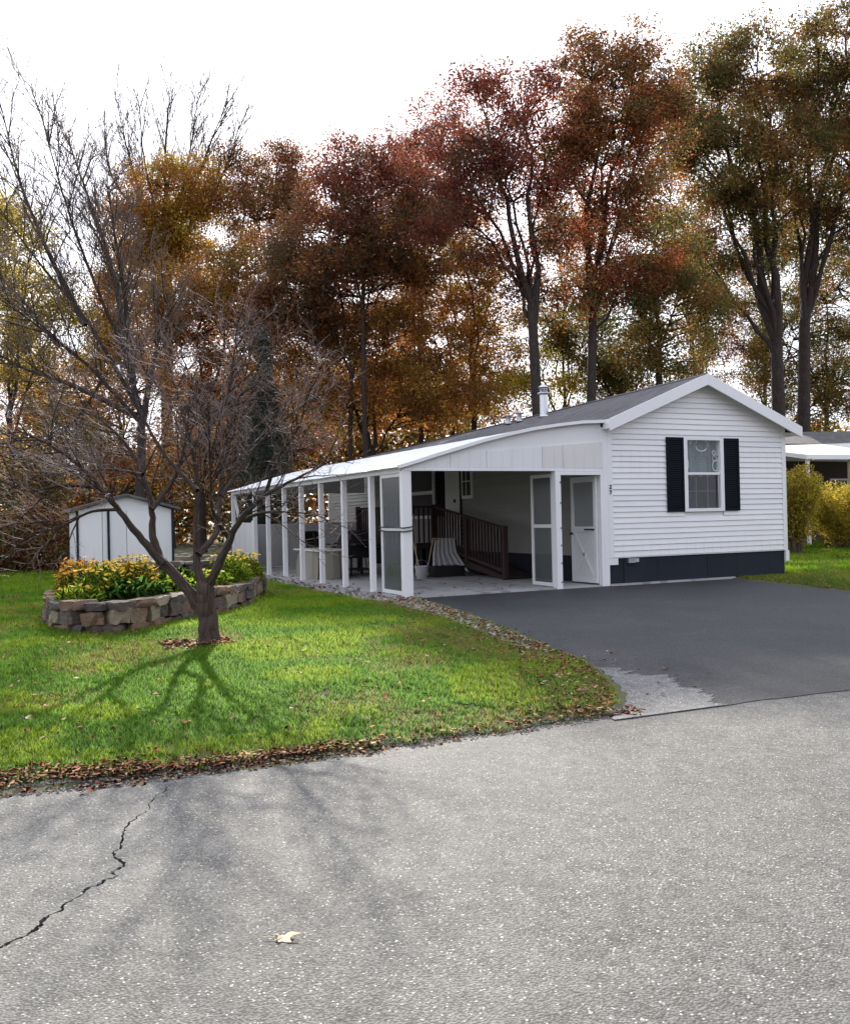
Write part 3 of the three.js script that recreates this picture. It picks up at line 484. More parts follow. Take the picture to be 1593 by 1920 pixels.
// ---------------------------------------------------------------- things under the carport
{
  const ramp = thing('wooden_ramp', 'dark red-brown wooden ramp with baluster railing beside the home', 'ramp');
  const X0 = -0.12, X1 = -0.78, Z0 = -2.4, Z1 = -5.6, H = 0.58, hy = z => lerp(0.04, H, clamp((Z0 - z) / (Z0 - Z1)));
  for (let z = Z0; z > Z1 + 0.05; z -= 0.145) mesh('plank', new Buf().bar(V(X0, hy(z - 0.07), z - 0.07), V(X1, hy(z - 0.07), z - 0.07), 0.138, 0.03, V(0, 1, 0.17)), M.redwood, ramp);
  for (const x of [X0 - 0.03, X1 + 0.03]) mesh('stringer', new Buf().hex([V(x - 0.02, 0.0, Z1), V(x + 0.02, 0.0, Z1), V(x + 0.02, 0, Z0), V(x - 0.02, 0, Z0)].map((p, i) => (p.y = i < 2 ? H - 0.24 : 0.0, p)), [V(x - 0.02, H - 0.025, Z1), V(x + 0.02, H - 0.025, Z1), V(x + 0.02, hy(Z0) - 0.025, Z0), V(x - 0.02, hy(Z0) - 0.025, Z0)]), M.redwood, ramp);
  const LX = -1.95, LZ = -7.6;
  for (let z = Z1; z > LZ; z -= 0.145) mesh('plank', box(LX, X0, H - 0.02, H + 0.012, z - 0.138, z), M.redwood, ramp);
  for (const [x, z] of [[LX + 0.05, Z1 - 0.05], [LX + 0.05, LZ + 0.05], [X1, Z1 - 0.05], [X0 - 0.05, LZ + 0.05]]) mesh('leg', box(x - 0.045, x + 0.045, 0, H - 0.021, z - 0.045, z + 0.045), M.redwood, ramp);
  const rail = (a, b, ya, yb, n) => {                              // a, b plan points; top rail, bottom rail, balusters
    const A = V(a[0], ya, a[1]), B = V(b[0], yb, b[1]), up = V(0, 1, 0);
    mesh('top_rail', new Buf().bar(A, B, 0.09, 0.04, up), M.redwood, ramp); mesh('bottom_rail', new Buf().bar(A.clone().add(V(0, -0.86, 0)), B.clone().add(V(0, -0.86, 0)), 0.04, 0.06, up), M.redwood, ramp);
    for (let i = 1; i < n; i++) { const p = A.clone().lerp(B, i / n); mesh('baluster', box(p.x - 0.017, p.x + 0.017, p.y - 0.84, p.y - 0.02, p.z - 0.017, p.z + 0.017), M.redwood, ramp); }
  };
  rail([X1, Z0 - 0.02], [X1, Z1], 1.03, 1.53, 24); rail([X1, Z1 - 0.05], [LX + 0.05, Z1 - 0.05], 1.53, 1.53, 9); rail([LX + 0.05, Z1 - 0.1], [LX + 0.05, LZ], 1.53, 1.53, 14);
  for (const [x, z, y0, y1] of [[X1, Z0, 0, 1.08], [X1, -4.0, 0.28, 1.28], [X1, Z1 - 0.05, H, 1.58], [LX + 0.05, Z1 - 0.05, H, 1.58], [LX + 0.05, LZ + 0.05, H, 1.58]]) mesh('newel_post', box(x - 0.046, x + 0.046, y0, y1, z - 0.046, z + 0.046), M.redwood, ramp);

  const pl = thing('white_planter', 'small white flower pot on the ramp landing rail', 'flower pot', V(-1.42, 1.55, -5.65)); { const g = new THREE.LatheGeometry([V2(0, 0), V2(0.06, 0), V2(0.085, 0.14), V2(0.09, 0.16), V2(0.08, 0.16), V2(0.05, 0.03), V2(0, 0.03)], 16); mesh('pot', g, M.white, pl); mesh('soil', new THREE.CylinderGeometry(0.075, 0.07, 0.02, 14).translate(0, 0.12, 0), M.mulch, pl); }

  const crate = thing('black_crate', 'low black crate standing by the ramp under white sheeting', 'crate', V(-1.15, 0, -4.35));
  const cb = new Buf(); cb.box(-0.36, 0.36, 0, 0.035, -0.22, 0.22); cb.box(-0.36, -0.33, 0.035, 0.2, -0.22, 0.22); cb.box(0.33, 0.36, 0.035, 0.2, -0.22, 0.22); cb.box(-0.33, 0.33, 0.035, 0.2, 0.19, 0.22); cb.box(-0.33, 0.33, 0.035, 0.2, -0.22, -0.19); mesh('body', cb, M.black, crate); mesh('rim', new Buf().box(-0.375, 0.375, 0.2, 0.225, -0.235, 0.235), M.black, crate);
  // pleated white sheeting hung from the railing over the crate
  { const b = new Buf(), N = 36; let pv = null; for (let i = 0; i <= N; i++) { const u = i / N, f = 0.03 * Math.sin(u * 34) + 0.012 * Math.sin(u * 71); const top = V(lerp(-1.3, -0.84, u), 0.82 - 0.06 * Math.abs(u - 0.6), -4.52 + f * 0.5), mid = V(lerp(-1.42, -0.86, u), 0.5, -4.38 + f), bot = V(lerp(-1.5, -0.72, u), 0.245 - 0.16 * smooth(0.75, 1, u), -4.24 + f * 1.3 + 0.14 * smooth(0.75, 1, u)); if (pv) { b.quad(pv[2], bot, mid, pv[1]); b.quad(pv[1], mid, top, pv[0]); } pv = [top, mid, bot]; } const o = thing('white_sheeting', 'pleated white sheeting draped beside the ramp railing', 'sheeting'); mesh('cloth', b, M.white, o); mesh('hanging_bar', new Buf().tube([V(-1.34, 0.82, -4.52), V(-0.7, 0.8, -4.53)], [0.014, 0.014], 8, true), M.handle, o); mesh('bar_leg', new Buf().tube([V(-1.33, 0.83, -4.54), V(-1.42, 0.0, -4.75)], [0.014, 0.014], 8, true), M.handle, o); }
  const pole = (name, label, cat, a, b, head) => { const o = thing(name, label, cat); mesh('handle', new Buf().tube([a, b], [0.013, 0.013], 8, true), M.handle, o); head(o); };
  pole('push_broom', 'long-handled broom leaning by the left front post, head down', 'broom', V(-1.78, 0.1, -4.25), V(-1.5, 1.12, -5.45), o => { mesh('head', box(-1.9, -1.62, 0.05, 0.11, -4.28, -4.2), M.handle, o); mesh('bristles', box(-1.89, -1.63, 0, 0.05, -4.275, -4.205), M.darkCloth, o); });
  pole('rake', 'thin-handled rake crossing the broom in front of the railing', 'rake', V(-1.62, 0.05, -4.75), V(-1.36, 1.36, -5.5), o => { const t = new Buf(); for (let i = 0; i < 9; i++) t.tube([V(-1.62, 0.12, -4.77), V(-1.8 + i * 0.045, 0.02, -4.68), V(-1.8 + i * 0.045, 0.0, -4.67)], [0.005, 0.004, 0.003], 4); kind(mesh('tines', t, M.grayMetal, o), 'stuff'); });
  const bk = thing('white_bucket', 'small white bucket just inside the left front post', 'bucket', V(-1.9, 0, -3.95)); mesh('body', new THREE.LatheGeometry([V2(0, 0.004), V2(0.11, 0), V2(0.14, 0.24), V2(0.15, 0.24), V2(0.15, 0.27), V2(0.13, 0.27), V2(0.1, 0.03), V2(0, 0.03)], 20), M.white, bk); mesh('bail', new THREE.TorusGeometry(0.145, 0.005, 6, 20, Math.PI).translate(0, 0.25, 0), M.grayMetal, bk);

  const chair0 = new Map();
  function chair(label, x, z, turn) {
    const o = thing('patio_chair', label, 'chair', V(x, 0, z), 'patio chairs under the carport'); o.rotation.y = turn;
    for (const s of [-1, 1]) { const fr = new Buf(); fr.tube([V(s * 0.27, 0.013, 0.3), V(s * 0.27, 0.42, 0.27), V(s * 0.28, 0.62, 0.24), V(s * 0.28, 0.63, -0.14)], [0.013, 0.013, 0.013, 0.013], 8, true); mesh('armrest', fr, M.black, o); mesh('leg', new Buf().tube([V(s * 0.27, 0.013, -0.34), V(s * 0.26, 0.4, -0.17), V(s * 0.25, 0.98, -0.34)], [0.013, 0.013, 0.013], 8, true), M.black, o); }
    mesh('seat', new Buf().hex([V(-0.25, 0.385, 0.26), V(0.25, 0.385, 0.26), V(0.25, 0.36, -0.18), V(-0.25, 0.36, -0.18)].reverse(), [V(-0.25, 0.41, 0.26), V(0.25, 0.41, 0.26), V(0.25, 0.385, -0.18), V(-0.25, 0.385, -0.18)].reverse()), M.darkCloth, o);
    mesh('backrest', new Buf().hex([V(-0.25, 0.42, -0.16), V(0.25, 0.42, -0.16), V(0.25, 0.42, -0.19), V(-0.25, 0.42, -0.19)], [V(-0.24, 0.97, -0.32), V(0.24, 0.97, -0.32), V(0.24, 0.97, -0.35), V(-0.24, 0.97, -0.35)]), M.darkCloth, o);
    mesh('top_bar', new Buf().tube([V(-0.25, 0.98, -0.34), V(0.25, 0.98, -0.34)], [0.013, 0.013], 8), M.black, o); return o;
  }
  chair('black patio chair right behind the tan-covered bench', -2.75, -7.2, 0.9);
  chair('black patio chair farthest back, against the white panels', -2.2, -9.6, 0.5);
  chair('black patio chair nearest the dark covered grill', -1.75, -8.35, -0.6);
  const gr = thing('covered_grill', 'dark covered grill standing on the carport slab before the ramp landing', 'grill', V(-2.45, 0, -6.3));
  { const s = new THREE.Shape(); s.moveTo(-0.3, 0.42); s.lineTo(-0.3, 0.72); s.quadraticCurveTo(-0.28, 0.98, 0, 0.99); s.quadraticCurveTo(0.28, 0.98, 0.3, 0.72); s.lineTo(0.3, 0.42); const g = new THREE.ExtrudeGeometry(s, { depth: 0.68, bevelEnabled: true, bevelSize: 0.02, bevelThickness: 0.02, bevelSegments: 2 }); g.translate(0, 0, -0.34); mesh('firebox', g, M.darkCloth, gr); mesh('side_shelf', box(-0.28, 0.28, 0.7, 0.735, 0.37, 0.7), M.black, gr); mesh('side_shelf', box(-0.28, 0.28, 0.7, 0.735, -0.7, -0.37), M.black, gr); for (const x of [-0.24, 0.24]) for (const z of [-0.3, 0.3]) mesh('leg', box(x - 0.02, x + 0.02, 0, 0.42, z - 0.02, z + 0.02), M.black, gr); mesh('lower_shelf', box(-0.26, 0.26, 0.12, 0.15, -0.32, 0.32), M.black, gr); }
  const bn = thing('covered_bench', 'low bench under a tan cover with pale edge, between the rear posts', 'bench', V(-3.4, 0, -6.1));
  { const b = new Buf(), N = 48; let pv = null; for (let i = 0; i <= N; i++) { const a = i / N * Math.PI * 2, sq = (c, e) => Math.sign(c) * Math.pow(Math.abs(c), 0.35) * e, x = sq(Math.cos(a), 0.3), z = sq(Math.sin(a), 0.85), f = 1 + 0.05 * Math.sin(i * 1.7) + 0.03 * Math.sin(i * 3.1); const t = V(x, 0.6, z), q = V(x * 1.04 * f, 0.3, z * 1.02 * f), l = V(x * 1.09 * f, 0.005, z * 1.03 * f); if (pv) { b.quad(pv[2], l, q, pv[1]); b.quad(pv[1], q, t, pv[0]); } pv = [t, q, l]; } mesh('cover', b, M.tanCloth, bn); mesh('top_edge', box(-0.33, 0.33, 0.6, 0.635, -0.88, 0.88), M.panelB, bn); mesh('frame', box(-0.25, 0.25, 0, 0.58, -0.78, 0.78), M.handle, bn); }
}

// ---------------------------------------------------------------- garden shed at the back left
{
  const sh = thing('garden_shed', 'white-walled shed with dark corner trim behind the stone planter', 'shed');
  const x0 = -8.2, x1 = -6.0, z1 = -9.3, z0 = -11.5, h = 1.6;
  for (let i = 0; i < 4; i++) { const a = lerp(x0, x1, i / 4) + 0.006, b = lerp(x0, x1, (i + 1) / 4) - 0.006; mesh('wall_panel', box(a, b, -0.05, h, z1 - 0.04, z1), i % 2 ? M.panel : M.whitePaint, sh); }
  mesh('side_wall', box(x0, x0 + 0.04, -0.05, h, z0, z1 - 0.041), M.panel, sh); mesh('side_wall', box(x1 - 0.04, x1, -0.05, h, z0, z1 - 0.041), M.panel, sh); mesh('back_wall', box(x0 + 0.041, x1 - 0.041, -0.05, h, z0, z0 + 0.04), M.panel, sh);
  for (const x of [x0 - 0.03, lerp(x0, x1, 0.3), x1 - 0.06]) mesh('corner_trim', box(x, x + 0.055, -0.05, h + 0.01, z1 + 0.002, z1 + 0.03), M.skirt, sh);
  const xm = (x0 + x1) / 2, rz0 = z0 - 0.15, rz1 = z1 + 0.15;
  mesh('roof', new Buf().hex([V(x0 - 0.15, h, rz1), V(xm, h + 0.35, rz1), V(xm, h + 0.35, rz0), V(x0 - 0.15, h, rz0)], [V(x0 - 0.15, h + 0.06, rz1), V(xm, h + 0.41, rz1), V(xm, h + 0.41, rz0), V(x0 - 0.15, h + 0.06, rz0)]), M.shingle, sh);
  mesh('roof', new Buf().hex([V(xm, h + 0.35, rz1), V(x1 + 0.15, h, rz1), V(x1 + 0.15, h, rz0), V(xm, h + 0.35, rz0)], [V(xm, h + 0.41, rz1), V(x1 + 0.15, h + 0.06, rz1), V(x1 + 0.15, h + 0.06, rz0), V(xm, h + 0.41, rz0)]), M.shingle, sh);
  mesh('gable', new Buf().hex([V(x0, h + 0.001, z1 - 0.04), V(x0, h + 0.001, z1), V(x1, h + 0.001, z1), V(x1, h + 0.001, z1 - 0.04)], [V(xm - 0.02, h + 0.345, z1 - 0.04), V(xm - 0.02, h + 0.345, z1), V(xm + 0.02, h + 0.345, z1), V(xm + 0.02, h + 0.345, z1 - 0.04)]), M.panel, sh);
}
// ---------------------------------------------------------------- neighbouring home on the right
{
  const nb = thing('neighbour_home', 'neighbouring home with grey roof and white carport roof at the right edge', 'house');
  const O = V(15.4, 0, -12.2), bx = (n, x0, x1, y0, y1, z0, z1, m, p) => mesh(n, box(O.x + x0, O.x + x1, y0, y1, O.z + z0, O.z + z1), m, p || nb);
  const wallM = std(0.06, 0.04, 0.03, 0.85);
  const wall = bx('wall', 0, 14, 0, 3.2, -4.4, -1.2, wallM);
  for (const x of [2.2, 5.4, 8.2]) { const w = bx('window', x, x + 1.0, 1.4, 2.5, -1.2, -1.15, M.trim, wall); bx('pane', x + 0.07, x + 0.93, 1.47, 2.43, -1.148, -1.14, M.black, w); }
  const rf = mesh('roof', new Buf().hex([V(O.x - 0.4, 3.72, O.z - 0.9), V(O.x + 14.4, 3.9, O.z - 0.9), V(O.x + 14.4, 4.75, O.z - 2.9), V(O.x - 0.4, 4.25, O.z - 2.9)], [V(O.x - 0.4, 3.82, O.z - 0.9), V(O.x + 14.4, 4.0, O.z - 0.9), V(O.x + 14.4, 4.85, O.z - 2.9), V(O.x - 0.4, 4.35, O.z - 2.9)]), M.shingle, nb);
  bx('roof_back', -0.4, 14.4, 3.2, 4.24, -5.0, -2.91, M.shingle, rf);
  bx('eave_wall', 0, 14, 3.2, 3.72, -1.5, -1.2, M.trim, wall);
  mesh('carport_roof', new Buf().hex([V(O.x + 0.0, 3.0, O.z + 2.6), V(O.x + 9, 3.05, O.z + 2.6), V(O.x + 9, 3.95, O.z - 1.0), V(O.x + 0.0, 3.66, O.z - 1.0)], [V(O.x + 0.0, 3.16, O.z + 2.6), V(O.x + 9, 3.2, O.z + 2.6), V(O.x + 9, 4.03, O.z - 1.0), V(O.x + 0.0, 3.73, O.z - 1.0)]), M.metalRoof, nb);
  for (const x of [0.15, 2.2, 4.3, 6.4]) bx('post', x, x + 0.1, -0.02, 3.02, 2.4, 2.5, x > 2 && x < 3 ? M.handle : M.whitePaint);
  bx('carport_floor', 0, 9, -0.06, 0.0, -1.2, 2.6, M.concrete);
}

// ---------------------------------------------------------------- dry-stone planter
const stoneMats = [[0.17, 0.11, 0.072], [0.22, 0.155, 0.1], [0.11, 0.088, 0.075], [0.26, 0.215, 0.15], [0.18, 0.115, 0.08], [0.085, 0.072, 0.066]].map((c, i) => { const t = tex(128, (u, v, o) => { const n = fbm(u * 5, v * 9, 0, 5, 80 + i), k = 0.3 + 1.4 * n; o[0] = c[0] * k; o[1] = c[1] * k; o[2] = c[2] * k; }); t.repeat.set(3, 3); return std(1, 1, 1, 0.95, { map: t }); });
function stoneGeo(seed) {                                          // a rough block of unit size with knocked-off edges
  const g = new THREE.BoxGeometry(1, 1, 1, 4, 2, 2), p = g.attributes.position, R = rng(seed), ox = R() * 50;
  const skew = [R() - 0.5, R() - 0.5, R() - 0.5];
  for (let i = 0; i < p.count; i++) {
    let x = p.getX(i), y = p.getY(i), z = p.getZ(i); const e = (Math.abs(x) > 0.49) + (Math.abs(y) > 0.49) + (Math.abs(z) > 0.49);
    const n = (a, b) => hash2(Math.round(x * 6 + a * 31 + ox * 7), Math.round(y * 6 + z * 41 + b * 17), seed) - 0.5;
    const f = e === 3 ? 0.93 : e === 2 ? 0.975 : 1.0;
    p.setXYZ(i, x * f + 0.09 * n(1, 2) + 0.25 * skew[0] * y, y * f + 0.16 * n(3, 4) + 0.2 * skew[1] * x, z * f + 0.16 * n(5, 6));
  }
  return toCreasedNormals(g, 0.35);
}
const stoneGeos = Array.from({ length: 9 }, (_, i) => stoneGeo(300 + i));
function dryWall(name, label, path, courses, thick, seed, y0) {
  const grp = thing(name, label, 'stone wall'), R = rng(seed);
  const cum = [0]; for (let i = 1; i < path.length; i++) cum.push(cum[i - 1] + Math.hypot(path[i][0] - path[i - 1][0], path[i][1] - path[i - 1][1]));
  const on = s => { let i = 1; while (i < path.length - 1 && cum[i] < s) i++; const t = clamp((s - cum[i - 1]) / (cum[i] - cum[i - 1])); return [lerp(path[i - 1][0], path[i][0], t), lerp(path[i - 1][1], path[i][1], t), Math.atan2(path[i][1] - path[i - 1][1], path[i][0] - path[i - 1][0])]; };
  const L = cum[cum.length - 1]; let y = y0;
  courses.forEach((hc, c) => {
    let s = -0.05 * R() - (c % 2) * 0.12;
    while (s < L) {
      const w = (hc < 0.09 ? 0.36 : 0.16) + 0.42 * R() * R() + 0.06, [x, z, a] = on(clamp(s + w / 2, 0, L)), h = hc * (0.78 + 0.34 * R());
      const o = mesh('stone', stoneGeos[Math.floor(R() * 9)], stoneMats[Math.floor(R() * 6)], grp);
      o.position.set(x + 0.03 * (R() - 0.5), y + h / 2, z + 0.05 * (R() - 0.5)); o.rotation.set(0.12 * (R() - 0.5), -a + 0.22 * (R() - 0.5) + (R() < 0.5 ? Math.PI : 0), 0.06 * (R() - 0.5)); o.scale.set(w * 1.03, h * 1.06, thick * (0.85 + 0.3 * R()));
      s += w;
    }
    y += hc;
  });
  return grp;
}
const planterPath = [[-9.15, -1.3], [-9.3, 0.4], [-9.28, 1.3], [-9.05, 1.8], [-8.75, 1.92], [-8.4, 1.78], [-8.1, 1.35], [-7.75, 1.0], [-7.1, 0.45], [-6.6, -0.5], [-6.2, -1.5], [-5.85, -2.4]];
dryWall('stone_planter', 'low dry-stone planter wall curving behind the small bare tree', planterPath, [0.14, 0.17, 0.1], 0.32, 44, -0.06);
const upperPath = [[-8.3, -1.6], [-8.0, -0.9], [-7.5, -0.7], [-6.95, -0.9], [-6.7, -1.6]];
dryWall('stone_planter', 'small upper tier of stacked stones rising behind the planter flowers', upperPath, [0.2, 0.17, 0.14, 0.08], 0.28, 47, 0.1);
{ const b = new Buf(), ring = [...planterPath, [-6.4, -3.2], [-8.6, -2.8]].map(([x, z]) => V2(x, z)); const tri = THREE.ShapeUtils.triangulateShape(ring, []); for (const p of ring) b.vert(p.x, 0.24 + 0.03 * Math.sin(p.x * 9), p.y, 0, 1, 0, p.x, p.y); for (const t of tri) b.i.push(...t); const base = ring.length; for (let i = 0; i < base; i++) { const p = ring[i], q = ring[(i + 1) % base]; b.quad(V(p.x, -0.1, p.y), V(q.x, -0.1, q.y), V(q.x, 0.24, q.y), V(p.x, 0.24, p.y)); } kind(mesh('planter_soil', b, M.mulch), 'structure'); }

// ---------------------------------------------------------------- leaves
function leafGeo(len, wid, fold, n = 2) {                          // pointed leaf in x-z, stem at origin, 4 to 6 triangles
  const b = new Buf(), st = [0, 0.45, 1]; const q = [[0, 0], [0.3, 0.5], [0.62, 0.42], [1, 0]];
  const mid = q.map(([t]) => V(0, fold * 0.16 * len * Math.sin(t * 3.1), t * len));
  for (const s of [-1, 1]) for (let k = 0; k < 3; k++) { const a = V(s * q[k][1] * wid, mid[k].y - fold * q[k][1] * wid * 0.5, q[k][0] * len), c = V(s * q[k + 1][1] * wid, mid[k + 1].y - fold * q[k + 1][1] * wid * 0.5, q[k + 1][0] * len); const k0 = [mid[k], a, c, mid[k + 1]].map(p => b.vert(p.x, p.y, p.z, -s * 0.4, 0.9, 0, 0, 0)); b.i.push(k0[0], k0[1], k0[2], k0[0], k0[2], k0[3]); }
  return b.geo();
}
function cluster(seed, n, R0, len, wid) {
  const R = rng(seed), gs = [], m = new THREE.Matrix4(), q = new THREE.Quaternion(), e = new THREE.Euler();
  for (let i = 0; i < n; i++) { const g = leafGeo(len * (0.75 + 0.5 * R()), wid * (0.75 + 0.5 * R()), 0.5 + R() * 0.6); const d = V(R() - 0.5, R() - 0.5, R() - 0.5).normalize().multiplyScalar(R0 * Math.cbrt(R())); e.set(R() * 6.3, R() * 6.3, R() * 6.3); m.compose(d, q.setFromEuler(e), V(1, 1, 1)); g.applyMatrix4(m); gs.push(g); }
  return mergeGeometries(gs);
}
const clusters = [cluster(1, 9, 0.25, 0.105, 0.068), cluster(2, 9, 0.26, 0.11, 0.062)];
const fineCluster = cluster(3, 8, 0.14, 0.07, 0.04);
const needleCluster = cluster(5, 12, 0.22, 0.2, 0.016);
const P = {                                                          // palettes: linear base colours of the foliage
  oak: [[0.45, 0.22, 0.08], [0.420, 0.169, 0.076], [0.560, 0.240, 0.076], [0.336, 0.198, 0.076], [0.307, 0.254, 0.088], [0.616, 0.169, 0.076]],
  redoak: [[0.476, 0.142, 0.088], [0.364, 0.127, 0.101], [0.560, 0.198, 0.101], [0.280, 0.169, 0.088]],
  olive: [[0.307, 0.282, 0.076], [0.224, 0.240, 0.076], [0.449, 0.282, 0.076], [0.531, 0.282, 0.076], [0.195, 0.226, 0.076]],
  oliveoak: [[0.296, 0.260, 0.077], [0.219, 0.227, 0.075], [0.406, 0.260, 0.077], [0.469, 0.244, 0.077], [0.344, 0.179, 0.077]],
  orange: [[0.700, 0.423, 0.076], [0.700, 0.312, 0.076], [0.700, 0.537, 0.088], [0.560, 0.254, 0.076]],
  gold: [[0.700, 0.550, 0.101], [0.700, 0.550, 0.088], [0.700, 0.550, 0.076], [0.700, 0.550, 0.101]],
  rust: [[0.68, 0.4, 0.08], [0.62, 0.26, 0.07], [0.700, 0.282, 0.088], [0.560, 0.254, 0.088], [0.700, 0.368, 0.088], [0.393, 0.282, 0.101], [0.671, 0.423, 0.101]],
  plum: [[0.6, 0.3, 0.07], [0.5, 0.2, 0.07], [0.364, 0.169, 0.114], [0.280, 0.183, 0.114], [0.449, 0.212, 0.101], [0.224, 0.198, 0.101], [0.560, 0.282, 0.101]],
  spruce: [[0.1, 0.15, 0.12], [0.12, 0.17, 0.14], [0.085, 0.13, 0.1]],
  brush: [[0.336, 0.254, 0.114], [0.449, 0.312, 0.129], [0.280, 0.254, 0.076], [0.531, 0.282, 0.101]],
  yellowBush: [[0.700, 0.550, 0.046], [0.700, 0.550, 0.076], [0.700, 0.550, 0.076], [0.616, 0.550, 0.076], [0.700, 0.550, 0.101]],
};
function scatter(name, geo, list, mat, parent, k = 'stuff') {      // list of {p, s, c, q?}
  const o = new THREE.InstancedMesh(geo, mat, list.length), m = new THREE.Matrix4(), q = new THREE.Quaternion(), e = new THREE.Euler(), sc = V(), c = new THREE.Color();
  list.forEach((it, i) => { if (it.q) q.copy(it.q); else { e.set(it.r[0], it.r[1], it.r[2]); q.setFromEuler(e); } m.compose(it.p, q, typeof it.s === 'number' ? sc.set(it.s, it.s, it.s) : it.s); o.setMatrixAt(i, m); o.setColorAt(i, c.setRGB(it.c[0], it.c[1], it.c[2])); });
  o.castShadow = o.receiveShadow = true; o.name = parent ? name : numbered(name); (parent || scene).add(o); return kind(o, k);
}
const shade = (R, pal) => { const c = pal[Math.floor(R() * pal.length)], k = 0.75 + 0.5 * R(); return [c[0] * k, c[1] * k, c[2] * k]; };
function bend(a, b, R, n = 5, wob = 0.06, sag = 0.15) {              // a gently crooked limb from a to b, rising first
  const L = a.distanceTo(b), pts = [];
  for (let i = 0; i <= n; i++) { const t = i / n, p = a.clone().lerp(b, t); p.y += sag * L * Math.sin(Math.PI * t) * (0.6); if (i && i < n) p.add(V((R() - 0.5) * wob * L, (R() - 0.5) * wob * L, (R() - 0.5) * wob * L)); pts.push(p); } return pts;
}
// a leafy tree: trunk with limbs to each lobe of the crown, branches to clumps, leaf sprays on the clumps
function leafyTree({ label, base, depth, lobes, pal, seed, trunk = 0.2, fork, dens = 1, clump = 0.55, geo = null, size = 1, group = 'wooded edge behind the home', lean = 0, spot = null }) {
  const R = rng(seed), s = depth / FOCAL, o = thing('autumn_tree', label, 'tree', null, group), foot = spot ? V(spot[0], -0.4, spot[1]) : at(base, 980, depth); foot.y = -0.4;
  const tops = lobes.map(l => spot ? V(spot[0] + l[0] * s, l[1] * s, spot[1] + (R() - 0.5) * 3) : at(l[0], l[1], depth + (R() - 0.5) * Math.min(4, l[2] * s * 1.2)));
  const meanTop = tops.reduce((a, b) => a.add(b), V(0, 0, 0)).divideScalar(tops.length);
  const fy = spot ? 2.2 : fork !== undefined ? at(base, fork, depth).y : Math.max(1.5, meanTop.y * 0.45);
  const forkP = V(lerp(foot.x, meanTop.x, 0.15 + lean), fy, lerp(foot.z, meanTop.z, 0.15));
  const w = new Buf(), tw = new Buf(), list = [];
  w.tube([foot, foot.clone().lerp(forkP, 0.12).add(V(0, 0, 0)), foot.clone().lerp(forkP, 0.5).add(V((R() - 0.5) * 0.25, 0, (R() - 0.5) * 0.25)), forkP], [trunk * 1.15, trunk * 0.86, trunk * 0.74, trunk * 0.6], 9);
  lobes.forEach((l, li) => {
    const c = tops[li], rx = l[2] * s * 1.26, ry = l[3] * s * 1.18, rz = rx * 0.8, start = forkP.clone();
    if (tops.length > 2 && li % 2) start.lerp(foot, 0.12 * R());
    const end = c.clone().add(V(0, ry * 0.55, 0)), limb = bend(start, end, R, 8, 0.05, 0.05), lr = trunk * (li < 2 ? 0.5 : 0.3);
    w.tube(limb, limb.map((_, i) => lerp(Math.max(0.05, lr), 0.02, Math.pow(i / 8, 0.8))), 6);
    const vol = rx * ry, N = Math.max(6, Math.round(vol * 11.5 * dens));
    for (let k = 0; k < N; k++) {
      const d = V(R() * 2 - 1, R() * 2 - 1, R() * 2 - 1); if (d.lengthSq() > 1) { k--; continue; }
      const L = d.length(); d.multiplyScalar(Math.pow(L, -0.35)); const wob = 0.82 + 0.4 * vnoise(d.x * 2.2 + li * 9, d.y * 2.2 + seed, 0, 12);
      const cc = c.clone().add(V(d.x * rx * wob, d.y * ry * wob, d.z * rz * wob));
      let bi = 0, bd = 1e9; limb.forEach((p, i) => { const q = p.distanceTo(cc) + (p.y > cc.y ? 1.2 : 0); if (q < bd) { bd = q; bi = i; } });
      const br = bend(limb[bi], cc, R, 4, 0.1, 0.12), r0 = clamp(0.012 + 0.011 * bd, 0.012, 0.06); w.tube(br, [r0, r0 * 0.8, r0 * 0.6, r0 * 0.42, 0.006], 4);
      const cr = clump * (0.6 + 0.95 * R()), n = Math.round(29 * (0.35 + 1.3 * R()) * (cr / 0.55) * (cr / 0.55)), tone = shade(R, pal);
      for (let t = 0; t < 6; t++) { const e = cc.clone().add(V((R() - 0.5) * cr * 2, (R() - 0.2) * cr * 1.2, (R() - 0.5) * cr * 2)); tw.tube([cc, cc.clone().lerp(e, 0.5).add(V(0, 0.05, 0)), e], [0.009, 0.007, 0.003], 3); }
      for (let t = 0; t < n; t++) { const g = V(R() + R() + R() - 1.5, (R() + R() + R() - 1.5) * 0.75, R() + R() + R() - 1.5).multiplyScalar(cr * 1.05), cl = R() < 0.6 ? tone : shade(R, pal), v = 0.85 + 0.3 * R(); list.push({ p: cc.clone().add(g), s: size * (0.6 + 0.75 * R() * R() + 0.2 * R()), c: [cl[0] * v, cl[1] * v, cl[2] * v], r: [R() * 6.3, R() * 6.3, R() * 6.3] }); }
    }
  });
  mesh('trunk', w, M.barkDark, o); kind(mesh('twigs', tw, M.twigDark, o), 'stuff'); scatter('crown', geo || clusters[seed % 2], list, M.leaf, o); total += list.length; return o;
}
let total = 0;

